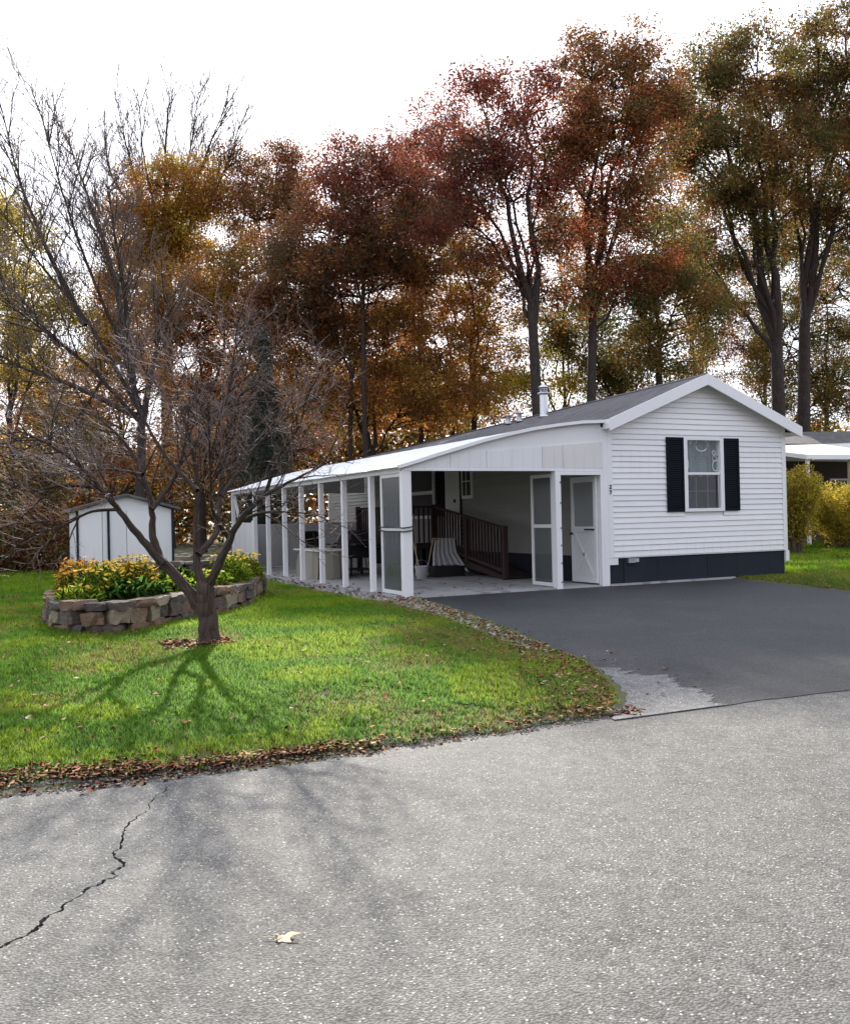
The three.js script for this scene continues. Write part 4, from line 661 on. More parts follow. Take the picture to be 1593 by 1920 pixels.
// ---------------------------------------------------------------- trees behind the home
const T = (label, base, depth, lobes, pal, seed, o = {}) => leafyTree({ label, base, depth, lobes, pal: P[pal], seed, ...o });
T('golden-leaved tree at the far left edge of the picture', 20, 34, [[60, 520, 80, 90], [20, 620, 70, 80], [100, 640, 60, 60], [10, 450, 50, 60]], 'gold', 11, { dens: 0.75, trunk: 0.16 });
T('orange-brown round tree in front of the tallest bare twigs', 320, 47, [[320, 355, 75, 55], [270, 430, 55, 55], [360, 430, 55, 60], [300, 500, 70, 45]], 'orange', 12, { dens: 0.95, fork: 620, clump: 0.65 });
T('dark rusty tree right of the bare twig crown', 480, 49, [[450, 330, 42, 42], [530, 310, 34, 48], [490, 400, 70, 45], [545, 390, 36, 50]], 'oak', 13, { dens: 0.95, clump: 0.65 });
T('brown and gold tree above the small bare tree', 380, 40, [[370, 570, 80, 60], [450, 520, 70, 60], [330, 660, 60, 60], [500, 600, 70, 50]], 'rust', 14, { dens: 1.15 });
T('pinkish red treetop between the dark oaks, left of the tall group', 690, 36, [[660, 315, 45, 45], [720, 300, 50, 40], [690, 390, 90, 50], [610, 370, 35, 40]], 'redoak', 15, { dens: 1.0, trunk: 0.14, fork: 560 });
T('broad plum-brown oak behind the middle of the carport roof', 660, 37, [[620, 470, 85, 75], [740, 460, 85, 75], [670, 560, 110, 70], [560, 560, 70, 70], [800, 400, 50, 60]], 'plum', 16, { dens: 1.15, trunk: 0.13, fork: 700 });
T('rust-orange spreading tree low over the carport roof', 700, 38.5, [[620, 690, 80, 50], [720, 650, 80, 50], [680, 760, 110, 40], [820, 720, 80, 60], [560, 620, 55, 50]], 'rust', 17, { dens: 1.3, fork: 840 });
T('bright orange and gold tree left of the metal flue', 890, 42, [[880, 480, 45, 60], [900, 570, 50, 55], [920, 660, 55, 50]], 'orange', 18, { dens: 0.75, fork: 760 });
T('tall reddish oak rising behind the metal flue', 1015, 33, [[900, 240, 75, 75], [990, 200, 70, 60], [940, 330, 90, 70], [1020, 310, 55, 70], [840, 300, 55, 70], [1000, 420, 60, 50], [870, 430, 60, 60], [950, 510, 60, 50]], 'redoak', 19, { dens: 0.62, trunk: 0.27, fork: 570 });
T('tall dark oak with its trunk left of the roof ridge', 1112, 34, [[1115, 125, 62, 58], [1195, 115, 62, 58], [1150, 220, 80, 70], [1100, 330, 70, 60], [1190, 350, 60, 70], [1140, 450, 70, 50], [1065, 230, 45, 60], [1235, 230, 50, 70], [1090, 530, 55, 45], [1200, 520, 60, 45]], 'oak', 20, { dens: 0.78, trunk: 0.25, fork: 590 });
T('thin olive-leaved tree directly behind the roof ridge', 1240, 36, [[1230, 480, 80, 60], [1180, 580, 70, 50], [1290, 570, 70, 60], [1240, 660, 90, 50]], 'olive', 21, { dens: 0.85, trunk: 0.2, fork: 660 });
T('towering green-brown oak with forked trunk right of the gable', 1478, 41, [[1330, 160, 75, 70], [1420, 140, 75, 70], [1370, 270, 95, 75], [1450, 290, 70, 70], [1290, 300, 50, 60], [1340, 400, 60, 50], [1265, 200, 40, 55], [1300, 500, 60, 55], [1410, 460, 65, 60], [1450, 380, 50, 50]], 'oliveoak', 22, { dens: 0.42, trunk: 0.42, clump: 0.66, size: 1.15, fork: 640 });
T('tallest green and gold oak at the right edge of the picture', 1506, 42, [[1530, 90, 80, 75], [1600, 60, 80, 70], [1570, 200, 90, 80], [1500, 300, 70, 70], [1600, 340, 90, 80], [1660, 200, 90, 90], [1470, 170, 50, 60], [1550, 450, 80, 60]], 'oliveoak', 23, { dens: 0.44, trunk: 0.4, clump: 0.66, size: 1.15, fork: 600 });
T('yellow-green understorey tree beside the far right trunk', 1560, 51, [[1550, 560, 70, 60], [1480, 640, 60, 60], [1580, 680, 70, 60], [1420, 600, 50, 50]], 'olive', 24, { dens: 0.5, fork: 760 });
T('low golden tree just above the roof behind the flue', 1065, 40, [[1060, 740, 40, 32], [1000, 690, 45, 45], [960, 740, 40, 40]], 'gold', 25, { dens: 0.6, fork: 800, trunk: 0.12 });
T('slim brown tree between the flue and the roof ridge', 1170, 41, [[1160, 660, 60, 50], [1110, 700, 50, 45], [1210, 720, 60, 35]], 'olive', 26, { dens: 0.8, fork: 780, trunk: 0.14 });
T('low leafy tree behind the right rake of the roof', 1450, 50, [[1400, 700, 60, 45], [1470, 730, 60, 50], [1540, 770, 60, 40], [1590, 730, 60, 60]], 'olive', 27, { dens: 0.5, fork: 820, trunk: 0.15 });
T('thin rusty tree filling the gap left of the tall reddish oak', 850, 44, [[850, 420, 60, 60], [830, 520, 60, 60], [880, 610, 60, 60], [800, 610, 50, 60], [930, 740, 50, 45]], 'rust', 33, { dens: 0.7, fork: 760, trunk: 0.15 });
T('light olive tree between the two tall oak trunks', 1065, 43, [[1060, 440, 55, 60], [1060, 560, 60, 60], [1020, 620, 55, 50], [1100, 640, 55, 45]], 'olive', 34, { dens: 0.65, fork: 780, trunk: 0.13 });
T('brownish tree between the ridge and the forked oak', 1310, 50, [[1260, 380, 60, 70], [1330, 470, 60, 60], [1280, 560, 60, 55], [1360, 600, 60, 60], [1330, 680, 60, 45]], 'oak', 35, { dens: 0.45, fork: 740, trunk: 0.16 });
T('greenish tree seen between the forked oak limbs', 1430, 52, [[1430, 330, 60, 60], [1440, 480, 60, 60], [1520, 470, 60, 60], [1580, 560, 60, 70], [1440, 580, 50, 50]], 'olive', 36, { dens: 0.42, fork: 700, trunk: 0.16 });
T('dark red-brown tree rising left of the reddish oak crown', 790, 43, [[790, 320, 55, 55], [770, 400, 55, 50], [840, 230, 38, 38]], 'redoak', 37, { dens: 0.8, fork: 640, trunk: 0.16 });
T('dull brown tree behind the spruce and bare limbs', 240, 44, [[230, 560, 60, 60], [260, 640, 60, 60], [180, 680, 60, 50], [120, 740, 60, 50], [40, 740, 60, 50]], 'rust', 38, { dens: 0.85, fork: 800, trunk: 0.15 });
T('oak standing just outside the right edge of the picture', 1760, 34, [[1760, 150, 110, 100], [1720, 320, 100, 90], [1830, 300, 100, 100]], 'oak', 28, { dens: 0.5, trunk: 0.3, fork: 600 });
T('brown brushy tree low at the left edge beyond the lawn', 60, 30, [[40, 860, 90, 60], [120, 900, 60, 60], [20, 960, 80, 60], [110, 800, 60, 50]], 'brush', 29, { dens: 0.6, fork: 1000, trunk: 0.1, geo: fineCluster, size: 1.3 });
T('dull gold tree behind the shed', 200, 36, [[150, 800, 70, 60], [230, 830, 70, 60], [260, 740, 60, 50], [320, 860, 60, 50]], 'rust', 30, { dens: 0.6, fork: 940, trunk: 0.12 });
T('reddish bush-like tree at the left of the shed', 170, 33, [[170, 850, 40, 35], [120, 1000, 50, 40], [60, 1030, 50, 40]], 'redoak', 31, { dens: 0.6, fork: 1010, trunk: 0.07, geo: fineCluster, size: 1.2 });
T('dark tree filling behind the carport roof end', 470, 41, [[440, 720, 60, 60], [540, 800, 70, 50], [400, 800, 60, 60], [480, 880, 70, 40]], 'plum', 32, { dens: 1.2, fork: 930, trunk: 0.14 });
// the trees across the road, behind the camera: they show only in the window glass and in the dimmed light under the carport
[[-26, 27], [-19.5, 29], [-13, 26.5], [-6.5, 28.5], [0, 27], [6.5, 29], [13, 27], [20, 29]].forEach(([x, z], i) => leafyTree({ label: 'autumn tree across the road, mirrored in the front window glass', spot: [x, z], depth: FOCAL / 50, lobes: [[0, 190, 120, 90], [-110, 150, 100, 80], [110, 150, 100, 80], [0, 100, 140, 70]], pal: P[['olive', 'oak', 'rust'][i % 3]], seed: 60 + i, dens: 0.45, clump: 0.8, size: 1.7, trunk: 0.25, group: 'trees across the road' }));
{ // blue-green spruce behind the small bare tree
  const R = rng(90), d = 33, s = d / FOCAL, o = thing('spruce_tree', 'blue-green spruce behind the small bare tree', 'tree', null, 'wooded edge behind the home'), f = at(500, 980, d); f.y = -0.1; const top = at(500, 610, d), w = new Buf(), list = [];
  w.tube([f, f.clone().lerp(top, 0.5), top], [0.17, 0.1, 0.01], 8);
  const H = top.y - f.y;
  for (let y = 0.8; y < H - 0.1; y += 0.16) { const t = y / H, len = lerp(1.75, 0.12, Math.pow(t, 0.9)), n = 7; for (let k = 0; k < n; k++) { const a = R() * 6.3, e = V(f.x + Math.cos(a) * len, f.y + y - 0.18 * len, f.z + Math.sin(a) * len), st = V(f.x, f.y + y + 0.1, f.z); w.tube([st, st.clone().lerp(e, 0.6).add(V(0, 0.05, 0)), e], [0.022, 0.014, 0.005], 4); for (let q = 0; q < len * 7; q++) { const u = 0.2 + 0.85 * R(); list.push({ p: st.clone().lerp(e, u).add(V((R() - 0.5) * 0.25, (R() - 0.6) * 0.16, (R() - 0.5) * 0.25)), s: 0.7 + 0.5 * R(), c: shade(R, P.spruce), r: [R() * 0.8, R() * 6.3, R() * 0.8] }); } } }
  mesh('trunk', w, M.barkDark, o); scatter('crown', needleCluster, list, M.leaf, o); total += list.length;
}
// bare branching: from a limb, shoots at angles, each with finer shoots
function shoots(R, tw, limb, r0, spec, lv = 0) {
  const S = spec[lv]; if (!S) return; let L = 0; const cum = [0]; for (let i = 1; i < limb.length; i++) cum.push(L += limb[i].distanceTo(limb[i - 1]));
  const n = Math.max(1, Math.round(L * S.per * (0.7 + 0.6 * R())));
  for (let k = 0; k < n; k++) {
    const s = L * lerp(S.from, 1, (k + R()) / n); let i = 1; while (i < limb.length - 1 && cum[i] < s) i++; const t = clamp((s - cum[i - 1]) / (cum[i] - cum[i - 1] || 1)), p = limb[i - 1].clone().lerp(limb[i], t), tan = V().subVectors(limb[i], limb[i - 1]).normalize();
    const rv = V(R() - 0.5, R() - 0.5, R() - 0.5), side = rv.addScaledVector(tan, -rv.dot(tan)).normalize(), a = S.ang * (0.6 + 0.8 * R());
    const d = tan.clone().multiplyScalar(Math.cos(a)).addScaledVector(side, Math.sin(a)).add(V(0, S.up * (0.5 + R()), 0)).normalize(), len = S.len * (0.45 + 0.9 * R()) * (1 - 0.4 * s / L), N = S.seg, pts = [p]; let dir = d.clone();
    for (let j = 1; j <= N; j++) { dir.add(V((R() - 0.5) * S.wob, (R() - 0.5) * S.wob + S.curl, (R() - 0.5) * S.wob)).normalize(); pts.push(pts[j - 1].clone().addScaledVector(dir, len / N)); }
    const rr = Math.min(r0 * 0.6, S.r) * (0.7 + 0.5 * R()); tw[S.into || 0].tube(pts, pts.map((_, j) => lerp(rr, Math.max(S.tip || 0.0012, rr * 0.3), j / N)), S.sides || 3); shoots(R, tw, pts, rr, spec, lv + 1);
  }
}
function bareTree(name, label, limbs, depth, seed, spec, mats, group, leafList) {
  const R = rng(seed), o = thing(name, label, 'tree', null, group), trunk = new Buf(), bufs = [new Buf(), new Buf()];
  limbs.forEach((lb, li) => {
    const off = lb.off || 0, raw = lb.p.map(([x, y, dd], i) => at(x, y, depth + (dd || 0) + off * i / (lb.p.length - 1))); if (lb.ground !== undefined) raw[0].y = lb.ground;
    const curve = new THREE.CatmullRomCurve3(raw), N = Math.max(6, raw.length * 4), pts = []; for (let i = 0; i <= N; i++) { const p = curve.getPoint(i / N); if (i > 1 && i < N) p.add(V((R() - 0.5) * lb.r[0] * 0.35, 0, (R() - 0.5) * lb.r[0] * 0.35)); pts.push(p); }
    const [ra, rb] = lb.r, rs = pts.map((_, i) => lerp(ra, rb, Math.pow(i / N, 0.75)) * (1 + 0.12 * (R() - 0.5)) * (lb.ground !== undefined ? 1 + 0.6 * Math.exp(-i * 0.8) : 1)); trunk.tube(pts, rs, lb.sides || 10);
    if (!lb.bare) shoots(R, bufs, pts, rb * 2.5 + 0.01, spec);
  });
  mesh('trunk', trunk, mats[0], o); if (bufs[1].i.length) mesh('branches', bufs[1], mats[0], o).userData.kind = 'stuff'; kind(mesh('twigs', bufs[0], mats[1], o), 'stuff'); return o;
}
const bigSpec = [{ per: 3.4, from: 0.25, ang: 0.6, up: 0.25, len: 2.1, seg: 4, wob: 0.16, curl: 0.03, r: 0.028, into: 1, sides: 4, tip: 0.005 }, { per: 5, from: 0.15, ang: 0.55, up: 0.22, len: 0.95, seg: 3, wob: 0.2, curl: 0.03, r: 0.012, tip: 0.007 }, { per: 5.5, from: 0.1, ang: 0.6, up: 0.15, len: 0.42, seg: 2, wob: 0.22, curl: 0.02, r: 0.0085, tip: 0.006 }];
bareTree('bare_tree', 'large leafless tree with long limbs fanning up at the left', [
  { p: [[262, 1000], [264, 880], [268, 770]], r: [0.14, 0.1], ground: -0.1, bare: 1 },
  { p: [[268, 790], [240, 680], [190, 560], [140, 430], [100, 300], [78, 210]], r: [0.075, 0.008], off: -1 }, { p: [[262, 770], [165, 605], [80, 500], [20, 420], [-40, 330]], r: [0.065, 0.008], off: 1.5 },
  { p: [[262, 790], [170, 690], [90, 625], [0, 560]], r: [0.07, 0.01], off: -2 }, { p: [[240, 690], [215, 520], [165, 370], [130, 265]], r: [0.1, 0.01], off: 1 }, { p: [[250, 720], [232, 540], [215, 430], [200, 345]], r: [0.1, 0.01], off: 2 },
  { p: [[160, 610], [90, 470], [35, 330], [0, 190]], r: [0.09, 0.01], off: 0.5 }, { p: [[255, 780], [130, 720], [45, 690], [-40, 640]], r: [0.1, 0.012], off: 2 }, { p: [[268, 790], [292, 660], [312, 560]], r: [0.1, 0.012], off: -1 }, { p: [[110, 650], [40, 560], [-20, 500]], r: [0.06, 0.01], off: 1 }, { p: [[200, 700], [130, 800], [60, 840]], r: [0.05, 0.01], off: -1 },
], 25, 500, bigSpec, [M.barkDark, M.twigDark], 'wooded edge behind the home');
const tallSpec = [{ per: 3, from: 0.2, ang: 0.4, up: 0.25, len: 2.6, seg: 4, wob: 0.12, curl: 0.03, r: 0.035, into: 1, sides: 4, tip: 0.012 }, { per: 3, from: 0.15, ang: 0.45, up: 0.2, len: 1.1, seg: 3, wob: 0.18, curl: 0.03, r: 0.02, tip: 0.013 }, { per: 3.4, from: 0.2, ang: 0.5, up: 0.15, len: 0.5, seg: 2, wob: 0.2, curl: 0.02, r: 0.015, tip: 0.011 }];
bareTree('bare_tree', 'tall leafless tree whose fine twigs top the orange-brown tree', [
  { p: [[312, 985], [315, 620], [316, 480]], r: [0.3, 0.2], ground: -0.1, bare: 1 }, { p: [[316, 500], [310, 340], [314, 220], [322, 160]], r: [0.14, 0.01] }, { p: [[316, 490], [272, 385], [238, 275], [222, 200]], r: [0.12, 0.01], off: 1 }, { p: [[316, 490], [360, 365], [398, 260], [428, 190]], r: [0.12, 0.01], off: -1 },
  { p: [[316, 460], [342, 360], [362, 250], [372, 175]], r: [0.1, 0.01], off: 2 }, { p: [[316, 470], [288, 380], [268, 280], [262, 195]], r: [0.1, 0.01], off: -2 }, { p: [[330, 450], [385, 390], [425, 310], [448, 240]], r: [0.1, 0.01], off: 1 }, { p: [[305, 450], [250, 390], [210, 330], [195, 280]], r: [0.09, 0.01] },
], 48, 510, tallSpec, [M.barkDark, M.twigDark], 'wooded edge behind the home');

// ---------------------------------------------------------------- the small bare tree on the lawn
const crabSpec = [{ per: 6, from: 0.3, ang: 0.75, up: 0.1, len: 1.05, seg: 6, wob: 0.3, curl: 0.015, r: 0.009, into: 1, sides: 4, tip: 0.002 }, { per: 10, from: 0.12, ang: 0.8, up: 0.04, len: 0.42, seg: 4, wob: 0.4, curl: 0.015, r: 0.0036, tip: 0.0016 }, { per: 14, from: 0.1, ang: 0.8, up: 0.04, len: 0.17, seg: 2, wob: 0.4, curl: 0.02, r: 0.0023, tip: 0.0014 }];
bareTree('crabapple_tree', 'small leafless many-branched tree standing on the front lawn', [
  { p: [[391, 1214], [391, 1165], [387, 1120], [386, 1098]], r: [0.108, 0.1], ground: -0.13, bare: 1, sides: 14 },
  { p: [[382, 1150], [345, 1098], [303, 1052]], r: [0.068, 0.055], bare: 1, off: 0.1 },
  { p: [[305, 1056], [262, 1006], [222, 955], [188, 915], [145, 870], [95, 835], [30, 805]], r: [0.05, 0.008], off: -0.6 },
  { p: [[302, 1055], [288, 1010], [284, 955], [268, 890], [245, 845], [205, 800], [150, 760]], r: [0.052, 0.008], off: 0.5 },
  { p: [[284, 955], [312, 920], [338, 870], [352, 790], [360, 700]], r: [0.035, 0.006], off: 0.5 },
  { p: [[386, 1105], [402, 1075], [430, 1015], [452, 972], [497, 930], [560, 895], [640, 855]], r: [0.062, 0.007], off: -0.5 },
  { p: [[448, 978], [490, 962], [540, 960], [600, 965]], r: [0.026, 0.005], off: -0.4 },
  { p: [[380, 1108], [370, 1050], [368, 990], [371, 920], [358, 840], [335, 750], [310, 660]], r: [0.055, 0.007], off: 0.6 },
  { p: [[372, 1040], [405, 1000], [412, 930], [428, 820], [455, 720], [480, 630]], r: [0.045, 0.006], off: 0.9 },
  { p: [[415, 930], [470, 850], [540, 780], [600, 740]], r: [0.03, 0.006], off: 0.8 }, { p: [[370, 920], [300, 840], [250, 740], [215, 660]], r: [0.03, 0.006], off: 1.1 },
  { p: [[222, 955], [170, 960], [110, 990], [60, 1000]], r: [0.022, 0.005], off: -0.4 }, { p: [[430, 1010], [400, 960], [395, 880], [390, 760]], r: [0.03, 0.006], off: -1.0 },
  { p: [[268, 890], [200, 880], [130, 900]], r: [0.022, 0.005], off: 0.8 }, { p: [[497, 930], [520, 860], [560, 800], [575, 740]], r: [0.024, 0.005], off: -0.8 }, { p: [[188, 915], [120, 910], [50, 920], [0, 900]], r: [0.022, 0.005], off: -0.6 },
  { p: [[358, 840], [420, 760], [440, 660], [445, 600]], r: [0.024, 0.005], off: 0.3 },
], 10.3, 520, crabSpec, [M.bark, M.twig]);

// ---------------------------------------------------------------- shrubs, flowers
function bush(label, x, z, h, r, pal, seed, group, dens = 1) {
  const R = rng(seed), o = thing('yellow_shrub', label, 'shrub', null, group), w = new Buf(), list = [], y0 = lawnH(x, z) - 0.05;
  for (let k = 0; k < 46; k++) { const a = R() * 6.3, q = Math.sqrt(R()) * r, b = V(x + 0.22 * Math.cos(a) * R(), y0, z + 0.22 * Math.sin(a) * R()), e = V(x + q * Math.cos(a), y0 + h * (0.72 + 0.3 * R()) * (1 - 0.15 * (q / r) ** 2), z + q * Math.sin(a)); const pts = bend(b, e, R, 5, 0.05, 0.08); w.tube(pts, [0.014, 0.012, 0.01, 0.008, 0.006, 0.003], 4);
    for (let i = 0; i < 34 * dens; i++) { const t = 0.22 + 0.8 * Math.pow(R(), 0.7); list.push({ p: pts[Math.min(4, Math.floor(t * 5))].clone().lerp(pts[Math.min(5, Math.floor(t * 5) + 1)], (t * 5) % 1).add(V((R() - 0.5) * 0.3, (R() - 0.5) * 0.26, (R() - 0.5) * 0.3)), s: 0.8 + 0.5 * R(), c: shade(R, pal), r: [R() * 6.3, R() * 6.3, R() * 6.3] }); } }
  mesh('stems', w, M.twigDark, o).userData.kind = 'stuff'; scatter('crown', fineCluster, list, M.leaf, o); total += list.length;
}
bush('tall yellow-green shrub beside the right corner of the home', 10.3, -5.4, 2.65, 0.75, P.yellowBush, 600, 'yellow shrubs on the right lawn');
bush('yellow shrub at the right edge, before the neighbouring carport', 13.6, -6.6, 2.0, 1.1, P.yellowBush, 601, 'yellow shrubs on the right lawn', 1.2);
bush('golden shrub farther back by the neighbouring carport posts', 14.9, -8.2, 2.2, 0.9, P.gold, 602, 'yellow shrubs on the right lawn');
const petal = { yellow: std(0.62, 0.4, 0.012, 0.8), gold: std(0.62, 0.25, 0.015, 0.8), pale: std(0.6, 0.48, 0.12, 0.8), rust: std(0.4, 0.12, 0.04, 0.8) };
const bladeLeaf = leafGeo(0.1, 0.03, 0.4), broadLeaf = leafGeo(0.12, 0.07, 0.5);
function flowerPlant(label, x, z, y, h, r, n, greens, bloom, nb, seed, leafG = bladeLeaf) {
  const R = rng(seed), o = thing('flowering_plant', label, 'plant', V(x, y, z), 'plants in the stone planter'), list = [], st = new Buf(), bl = [];
  for (let k = 0; k < n * (leafG === bladeLeaf ? 2.6 : 1.5); k++) { const a = R() * 6.3, q = Math.sqrt(R()) * r, hh = h * (0.1 + 0.85 * R()) * (1 - 0.4 * (q / r) ** 2); list.push({ p: V(q * Math.cos(a), hh, q * Math.sin(a)), s: 0.7 + 0.6 * R(), c: shade(R, greens), r: [-0.5 - R() * 0.7, R() * 6.3, (R() - 0.5) * 0.8] }); }
  for (let k = 0; k < nb * 1.6; k++) { const a = R() * 6.3, q = Math.sqrt(R()) * r, hh = h * (0.75 + 0.4 * R()) * (1 - 0.25 * (q / r) ** 2), e = V(q * Math.cos(a), hh, q * Math.sin(a)); st.tube([V(e.x * 0.3, 0, e.z * 0.3), V(e.x * 0.7, hh * 0.6, e.z * 0.7), e], [0.005, 0.004, 0.003], 3); const g = new THREE.ConeGeometry(0.022 + 0.012 * R(), 0.018, 7, 1); g.rotateX(Math.PI); g.rotateZ((R() - 0.5) * 1.4); g.rotateX((R() - 0.3) * 1.2); g.translate(e.x, e.y + 0.01, e.z); bl.push(g); }
  for (let k = 0; k < 14; k++) { const a = R() * 6.3, q = r * 0.7 * R(); st.tube([V(0.1 * Math.cos(a), -0.03, 0.1 * Math.sin(a)), V(q * Math.cos(a), h * 0.7, q * Math.sin(a))], [0.006, 0.003], 3); }
  kind(mesh('stems', st, stemM, o), 'stuff'); scatter('foliage', leafG, list, M.leaf, o); if (bl.length) kind(mesh('flowers', mergeGeometries(bl), bloom, o), 'stuff'); total += list.length;
}
const stemM = std(0.08, 0.12, 0.03, 0.8), G1 = [[0.26, 0.42, 0.04], [0.34, 0.5, 0.05], [0.44, 0.5, 0.06]], G2 = [[0.08, 0.18, 0.035], [0.12, 0.24, 0.04], [0.07, 0.14, 0.03]], G3 = [[0.5, 0.42, 0.06], [0.34, 0.38, 0.05], [0.6, 0.4, 0.06]];
flowerPlant('tall plant with yellow blooms, centre of the left flower group', -8.75, 0.75, 0.24, 0.5, 0.36, 420, G1, petal.yellow, 70, 700);
flowerPlant('orange-gold blooming plant at the left end of the planter', -9.0, 0.3, 0.24, 0.55, 0.32, 340, G3, petal.gold, 70, 701);
flowerPlant('bright yellow blooming plant right of the orange one', -8.35, 0.55, 0.24, 0.55, 0.32, 380, G3, petal.yellow, 80, 702);
flowerPlant('low green plant at the planter\'s left front edge', -9.05, 1.15, 0.24, 0.26, 0.3, 320, G1, petal.gold, 8, 703);
flowerPlant('dark green leafy mound behind the front stones', -8.4, 1.15, 0.24, 0.3, 0.38, 420, G2, petal.yellow, 6, 704, broadLeaf);
flowerPlant('pale green low plant in the middle of the planter', -7.75, 0.5, 0.24, 0.28, 0.3, 320, G1, petal.pale, 5, 705, broadLeaf);
flowerPlant('light green plant just left of the small tree trunk', -7.15, -0.15, 0.24, 0.32, 0.28, 300, G1, petal.pale, 6, 706, broadLeaf);
flowerPlant('yellow-flecked plant right of the small tree trunk', -6.75, -0.85, 0.24, 0.5, 0.36, 420, G1, petal.yellow, 26, 707);
flowerPlant('plant with yellow blooms near the planter\'s right end', -6.3, -1.7, 0.24, 0.5, 0.36, 400, G1, petal.yellow, 36, 708);
flowerPlant('rust-coloured low blooms at the planter\'s right end', -6.05, -2.2, 0.24, 0.22, 0.24, 160, G2, petal.rust, 30, 709);
flowerPlant('green plant at the foot of the upper stone tier', -7.6, -0.35, 0.24, 0.36, 0.3, 320, G2, petal.pale, 4, 710, broadLeaf);

// ---------------------------------------------------------------- grass, litter, gravel, far woods
const inPlanter = (x, z) => { let c = false; const r = [...planterPath, [-6.4, -3.2], [-8.6, -2.8]]; for (let i = 0, j = r.length - 1; i < r.length; j = i++) { const [xi, zi] = r[i], [xj, zj] = r[j]; if ((zi > z) !== (zj > z) && x < (xj - xi) * (z - zi) / (zj - zi) + xi) c = !c; } return c; };
const gravelAt = (x, z) => (z < 0.4 && x > -4.75 && x < -4.0 ? 1 : 0) || (z >= -0.4 && z < 5.4 && interp(driveL, clamp(z, 0, 7.8)) - x < lerp(0.75, 0.45, z / 5) && interp(driveL, clamp(z, 0, 7.8)) - x > -0.1 ? 0.7 : 0);
{
  const blade = (R, h, w) => { const b = new Buf(), a = R() * 6.3, lean = 0.25 + 0.75 * R(), dx = Math.cos(a), dz = Math.sin(a), ox = (R() - 0.5) * 0.07, oz = (R() - 0.5) * 0.07, pts = [0, 0.5, 1].map(t => V(ox + dx * lean * h * t * t * 0.8, h * t * (1 - 0.25 * lean * t), oz + dz * lean * h * t * t * 0.8)), sx = -dz * w / 2, sz = dx * w / 2; const k = []; pts.forEach((p, i) => { const s = [1, 0.8, 0.08][i]; k.push(b.vert(p.x - sx * s, p.y, p.z - sz * s, dx * 0.5, 0.8, dz * 0.5), b.vert(p.x + sx * s, p.y, p.z + sz * s, dx * 0.5, 0.8, dz * 0.5)); }); b.i.push(0, 1, 3, 0, 3, 2, 2, 3, 4); return b.geo(); };
  const tuft = seed => { const R = rng(seed), g = []; for (let i = 0; i < 9; i++) g.push(blade(R, 0.045 + 0.04 * R(), 0.0055)); return mergeGeometries(g); };
  const R = rng(800), list = [[], []];
  const put = (x, z, big) => {
    if (inDrive(x, z, 0.02) || inSlab(x, z, 0.02) || inPlanter(x, z) || z > roadEdge(x) - 0.02) return;
    const d = Math.max(0, ...[]), gv = gravelAt(x, z); if (gv && R() < gv) return; const edge = smooth(0.4, 0.0, roadEdge(x) - z); if (R() < edge * 0.5) return;
    if (Math.hypot(x + 7.95, (z - 3.5)) < 0.17 || (Math.hypot((x + 8.15) / 0.34, (z - 3.45) / 0.22) < 1 && R() < 0.8)) return;
    const dl = interp(driveL, clamp(z, 0, 7.8)) - x, dryness = clamp(smooth(1.7, 0.1, dl) * (z > 0 ? 1 : 0) * 0.75 + edge * 0.6 + 0.75 * smooth(0.53, 0.7, fbm(x * 0.9, z * 0.9, 0, 4, 66)));
    const n = fbm(x * 1.6, z * 1.6, 0, 3, 33), k = 0.75 + 0.5 * R(), c = R() < dryness * 0.7 ? [0.3, 0.27, 0.06] : n > 0.52 ? [0.29, 0.45, 0.014] : n > 0.44 ? [0.18, 0.37, 0.012] : [0.15, 0.335, 0.013];
    if (R() < 0.1) { c[0] *= 1.5; c[1] *= 1.2; }
    list[R() < 0.5 ? 0 : 1].push({ p: V(x, groundH(x, z) - 0.006, z), s: V(big, big * (0.7 + 0.6 * R()) * lerp(1, 0.75, dryness), big), c: [c[0] * k, c[1] * k, c[2] * k], r: [0, R() * 6.3, 0] });
  };
  const area = (x0, x1, z0, z1, per, big) => { const n = Math.round((x1 - x0) * (z1 - z0) * per); for (let i = 0; i < n; i++) put(lerp(x0, x1, R()), lerp(z0, z1, R()), big); };
  area(-12.2, -3.6, 4.5, 7.75, 1300, 0.9); area(-12.5, -3.6, 1, 4.5, 900, 1); area(-12.5, -4, -4, 1, 480, 1.2); area(-12.5, -4, -16, -4, 150, 1.7); area(-18, -12.2, -16, 7.7, 60, 1.6); area(2.7, 7, -3, 4.5, 420, 1.2); area(4.3, 22, -12, 0, 120, 1.8);
  const t = [tuft(900), tuft(901)]; [0, 1].forEach(i => { const o = scatter('lawn_grass', t[i], list[i], M.grass); o.userData.label = i ? 'lawn grass, second scatter of blades' : 'short green lawn grass around the planter and driveway'; o.userData.category = 'grass'; }); total += list[0].length + list[1].length;

  // fallen leaves: thick along the road edge, thinner over the lawn
  const LP = [[0.42, 0.14, 0.06], [0.3, 0.12, 0.06], [0.5, 0.36, 0.2], [0.38, 0.24, 0.13], [0.34, 0.15, 0.06], [0.25, 0.15, 0.085], [0.42, 0.28, 0.15], [0.14, 0.07, 0.045], [0.3, 0.1, 0.05]], lf = leafGeo(0.085, 0.065, 0.45), ll = [];
  const drop = (x, z, s = 1, lift = 0.012) => { if (inPlanter(x, z)) return; const y = z > roadEdge(x) ? ROAD_Y : inDrive(x, z) ? driveY(clamp(z, 0, 7.8)) : inSlab(x, z) ? 0 : groundH(x, z) + 0.02; ll.push({ p: V(x, y + lift * (0.4 + R()), z), s: s * (0.6 + 0.8 * R()), c: shade(R, LP), r: [(R() - 0.5) * 0.8, R() * 6.3, (R() - 0.5) * 0.8] }); };
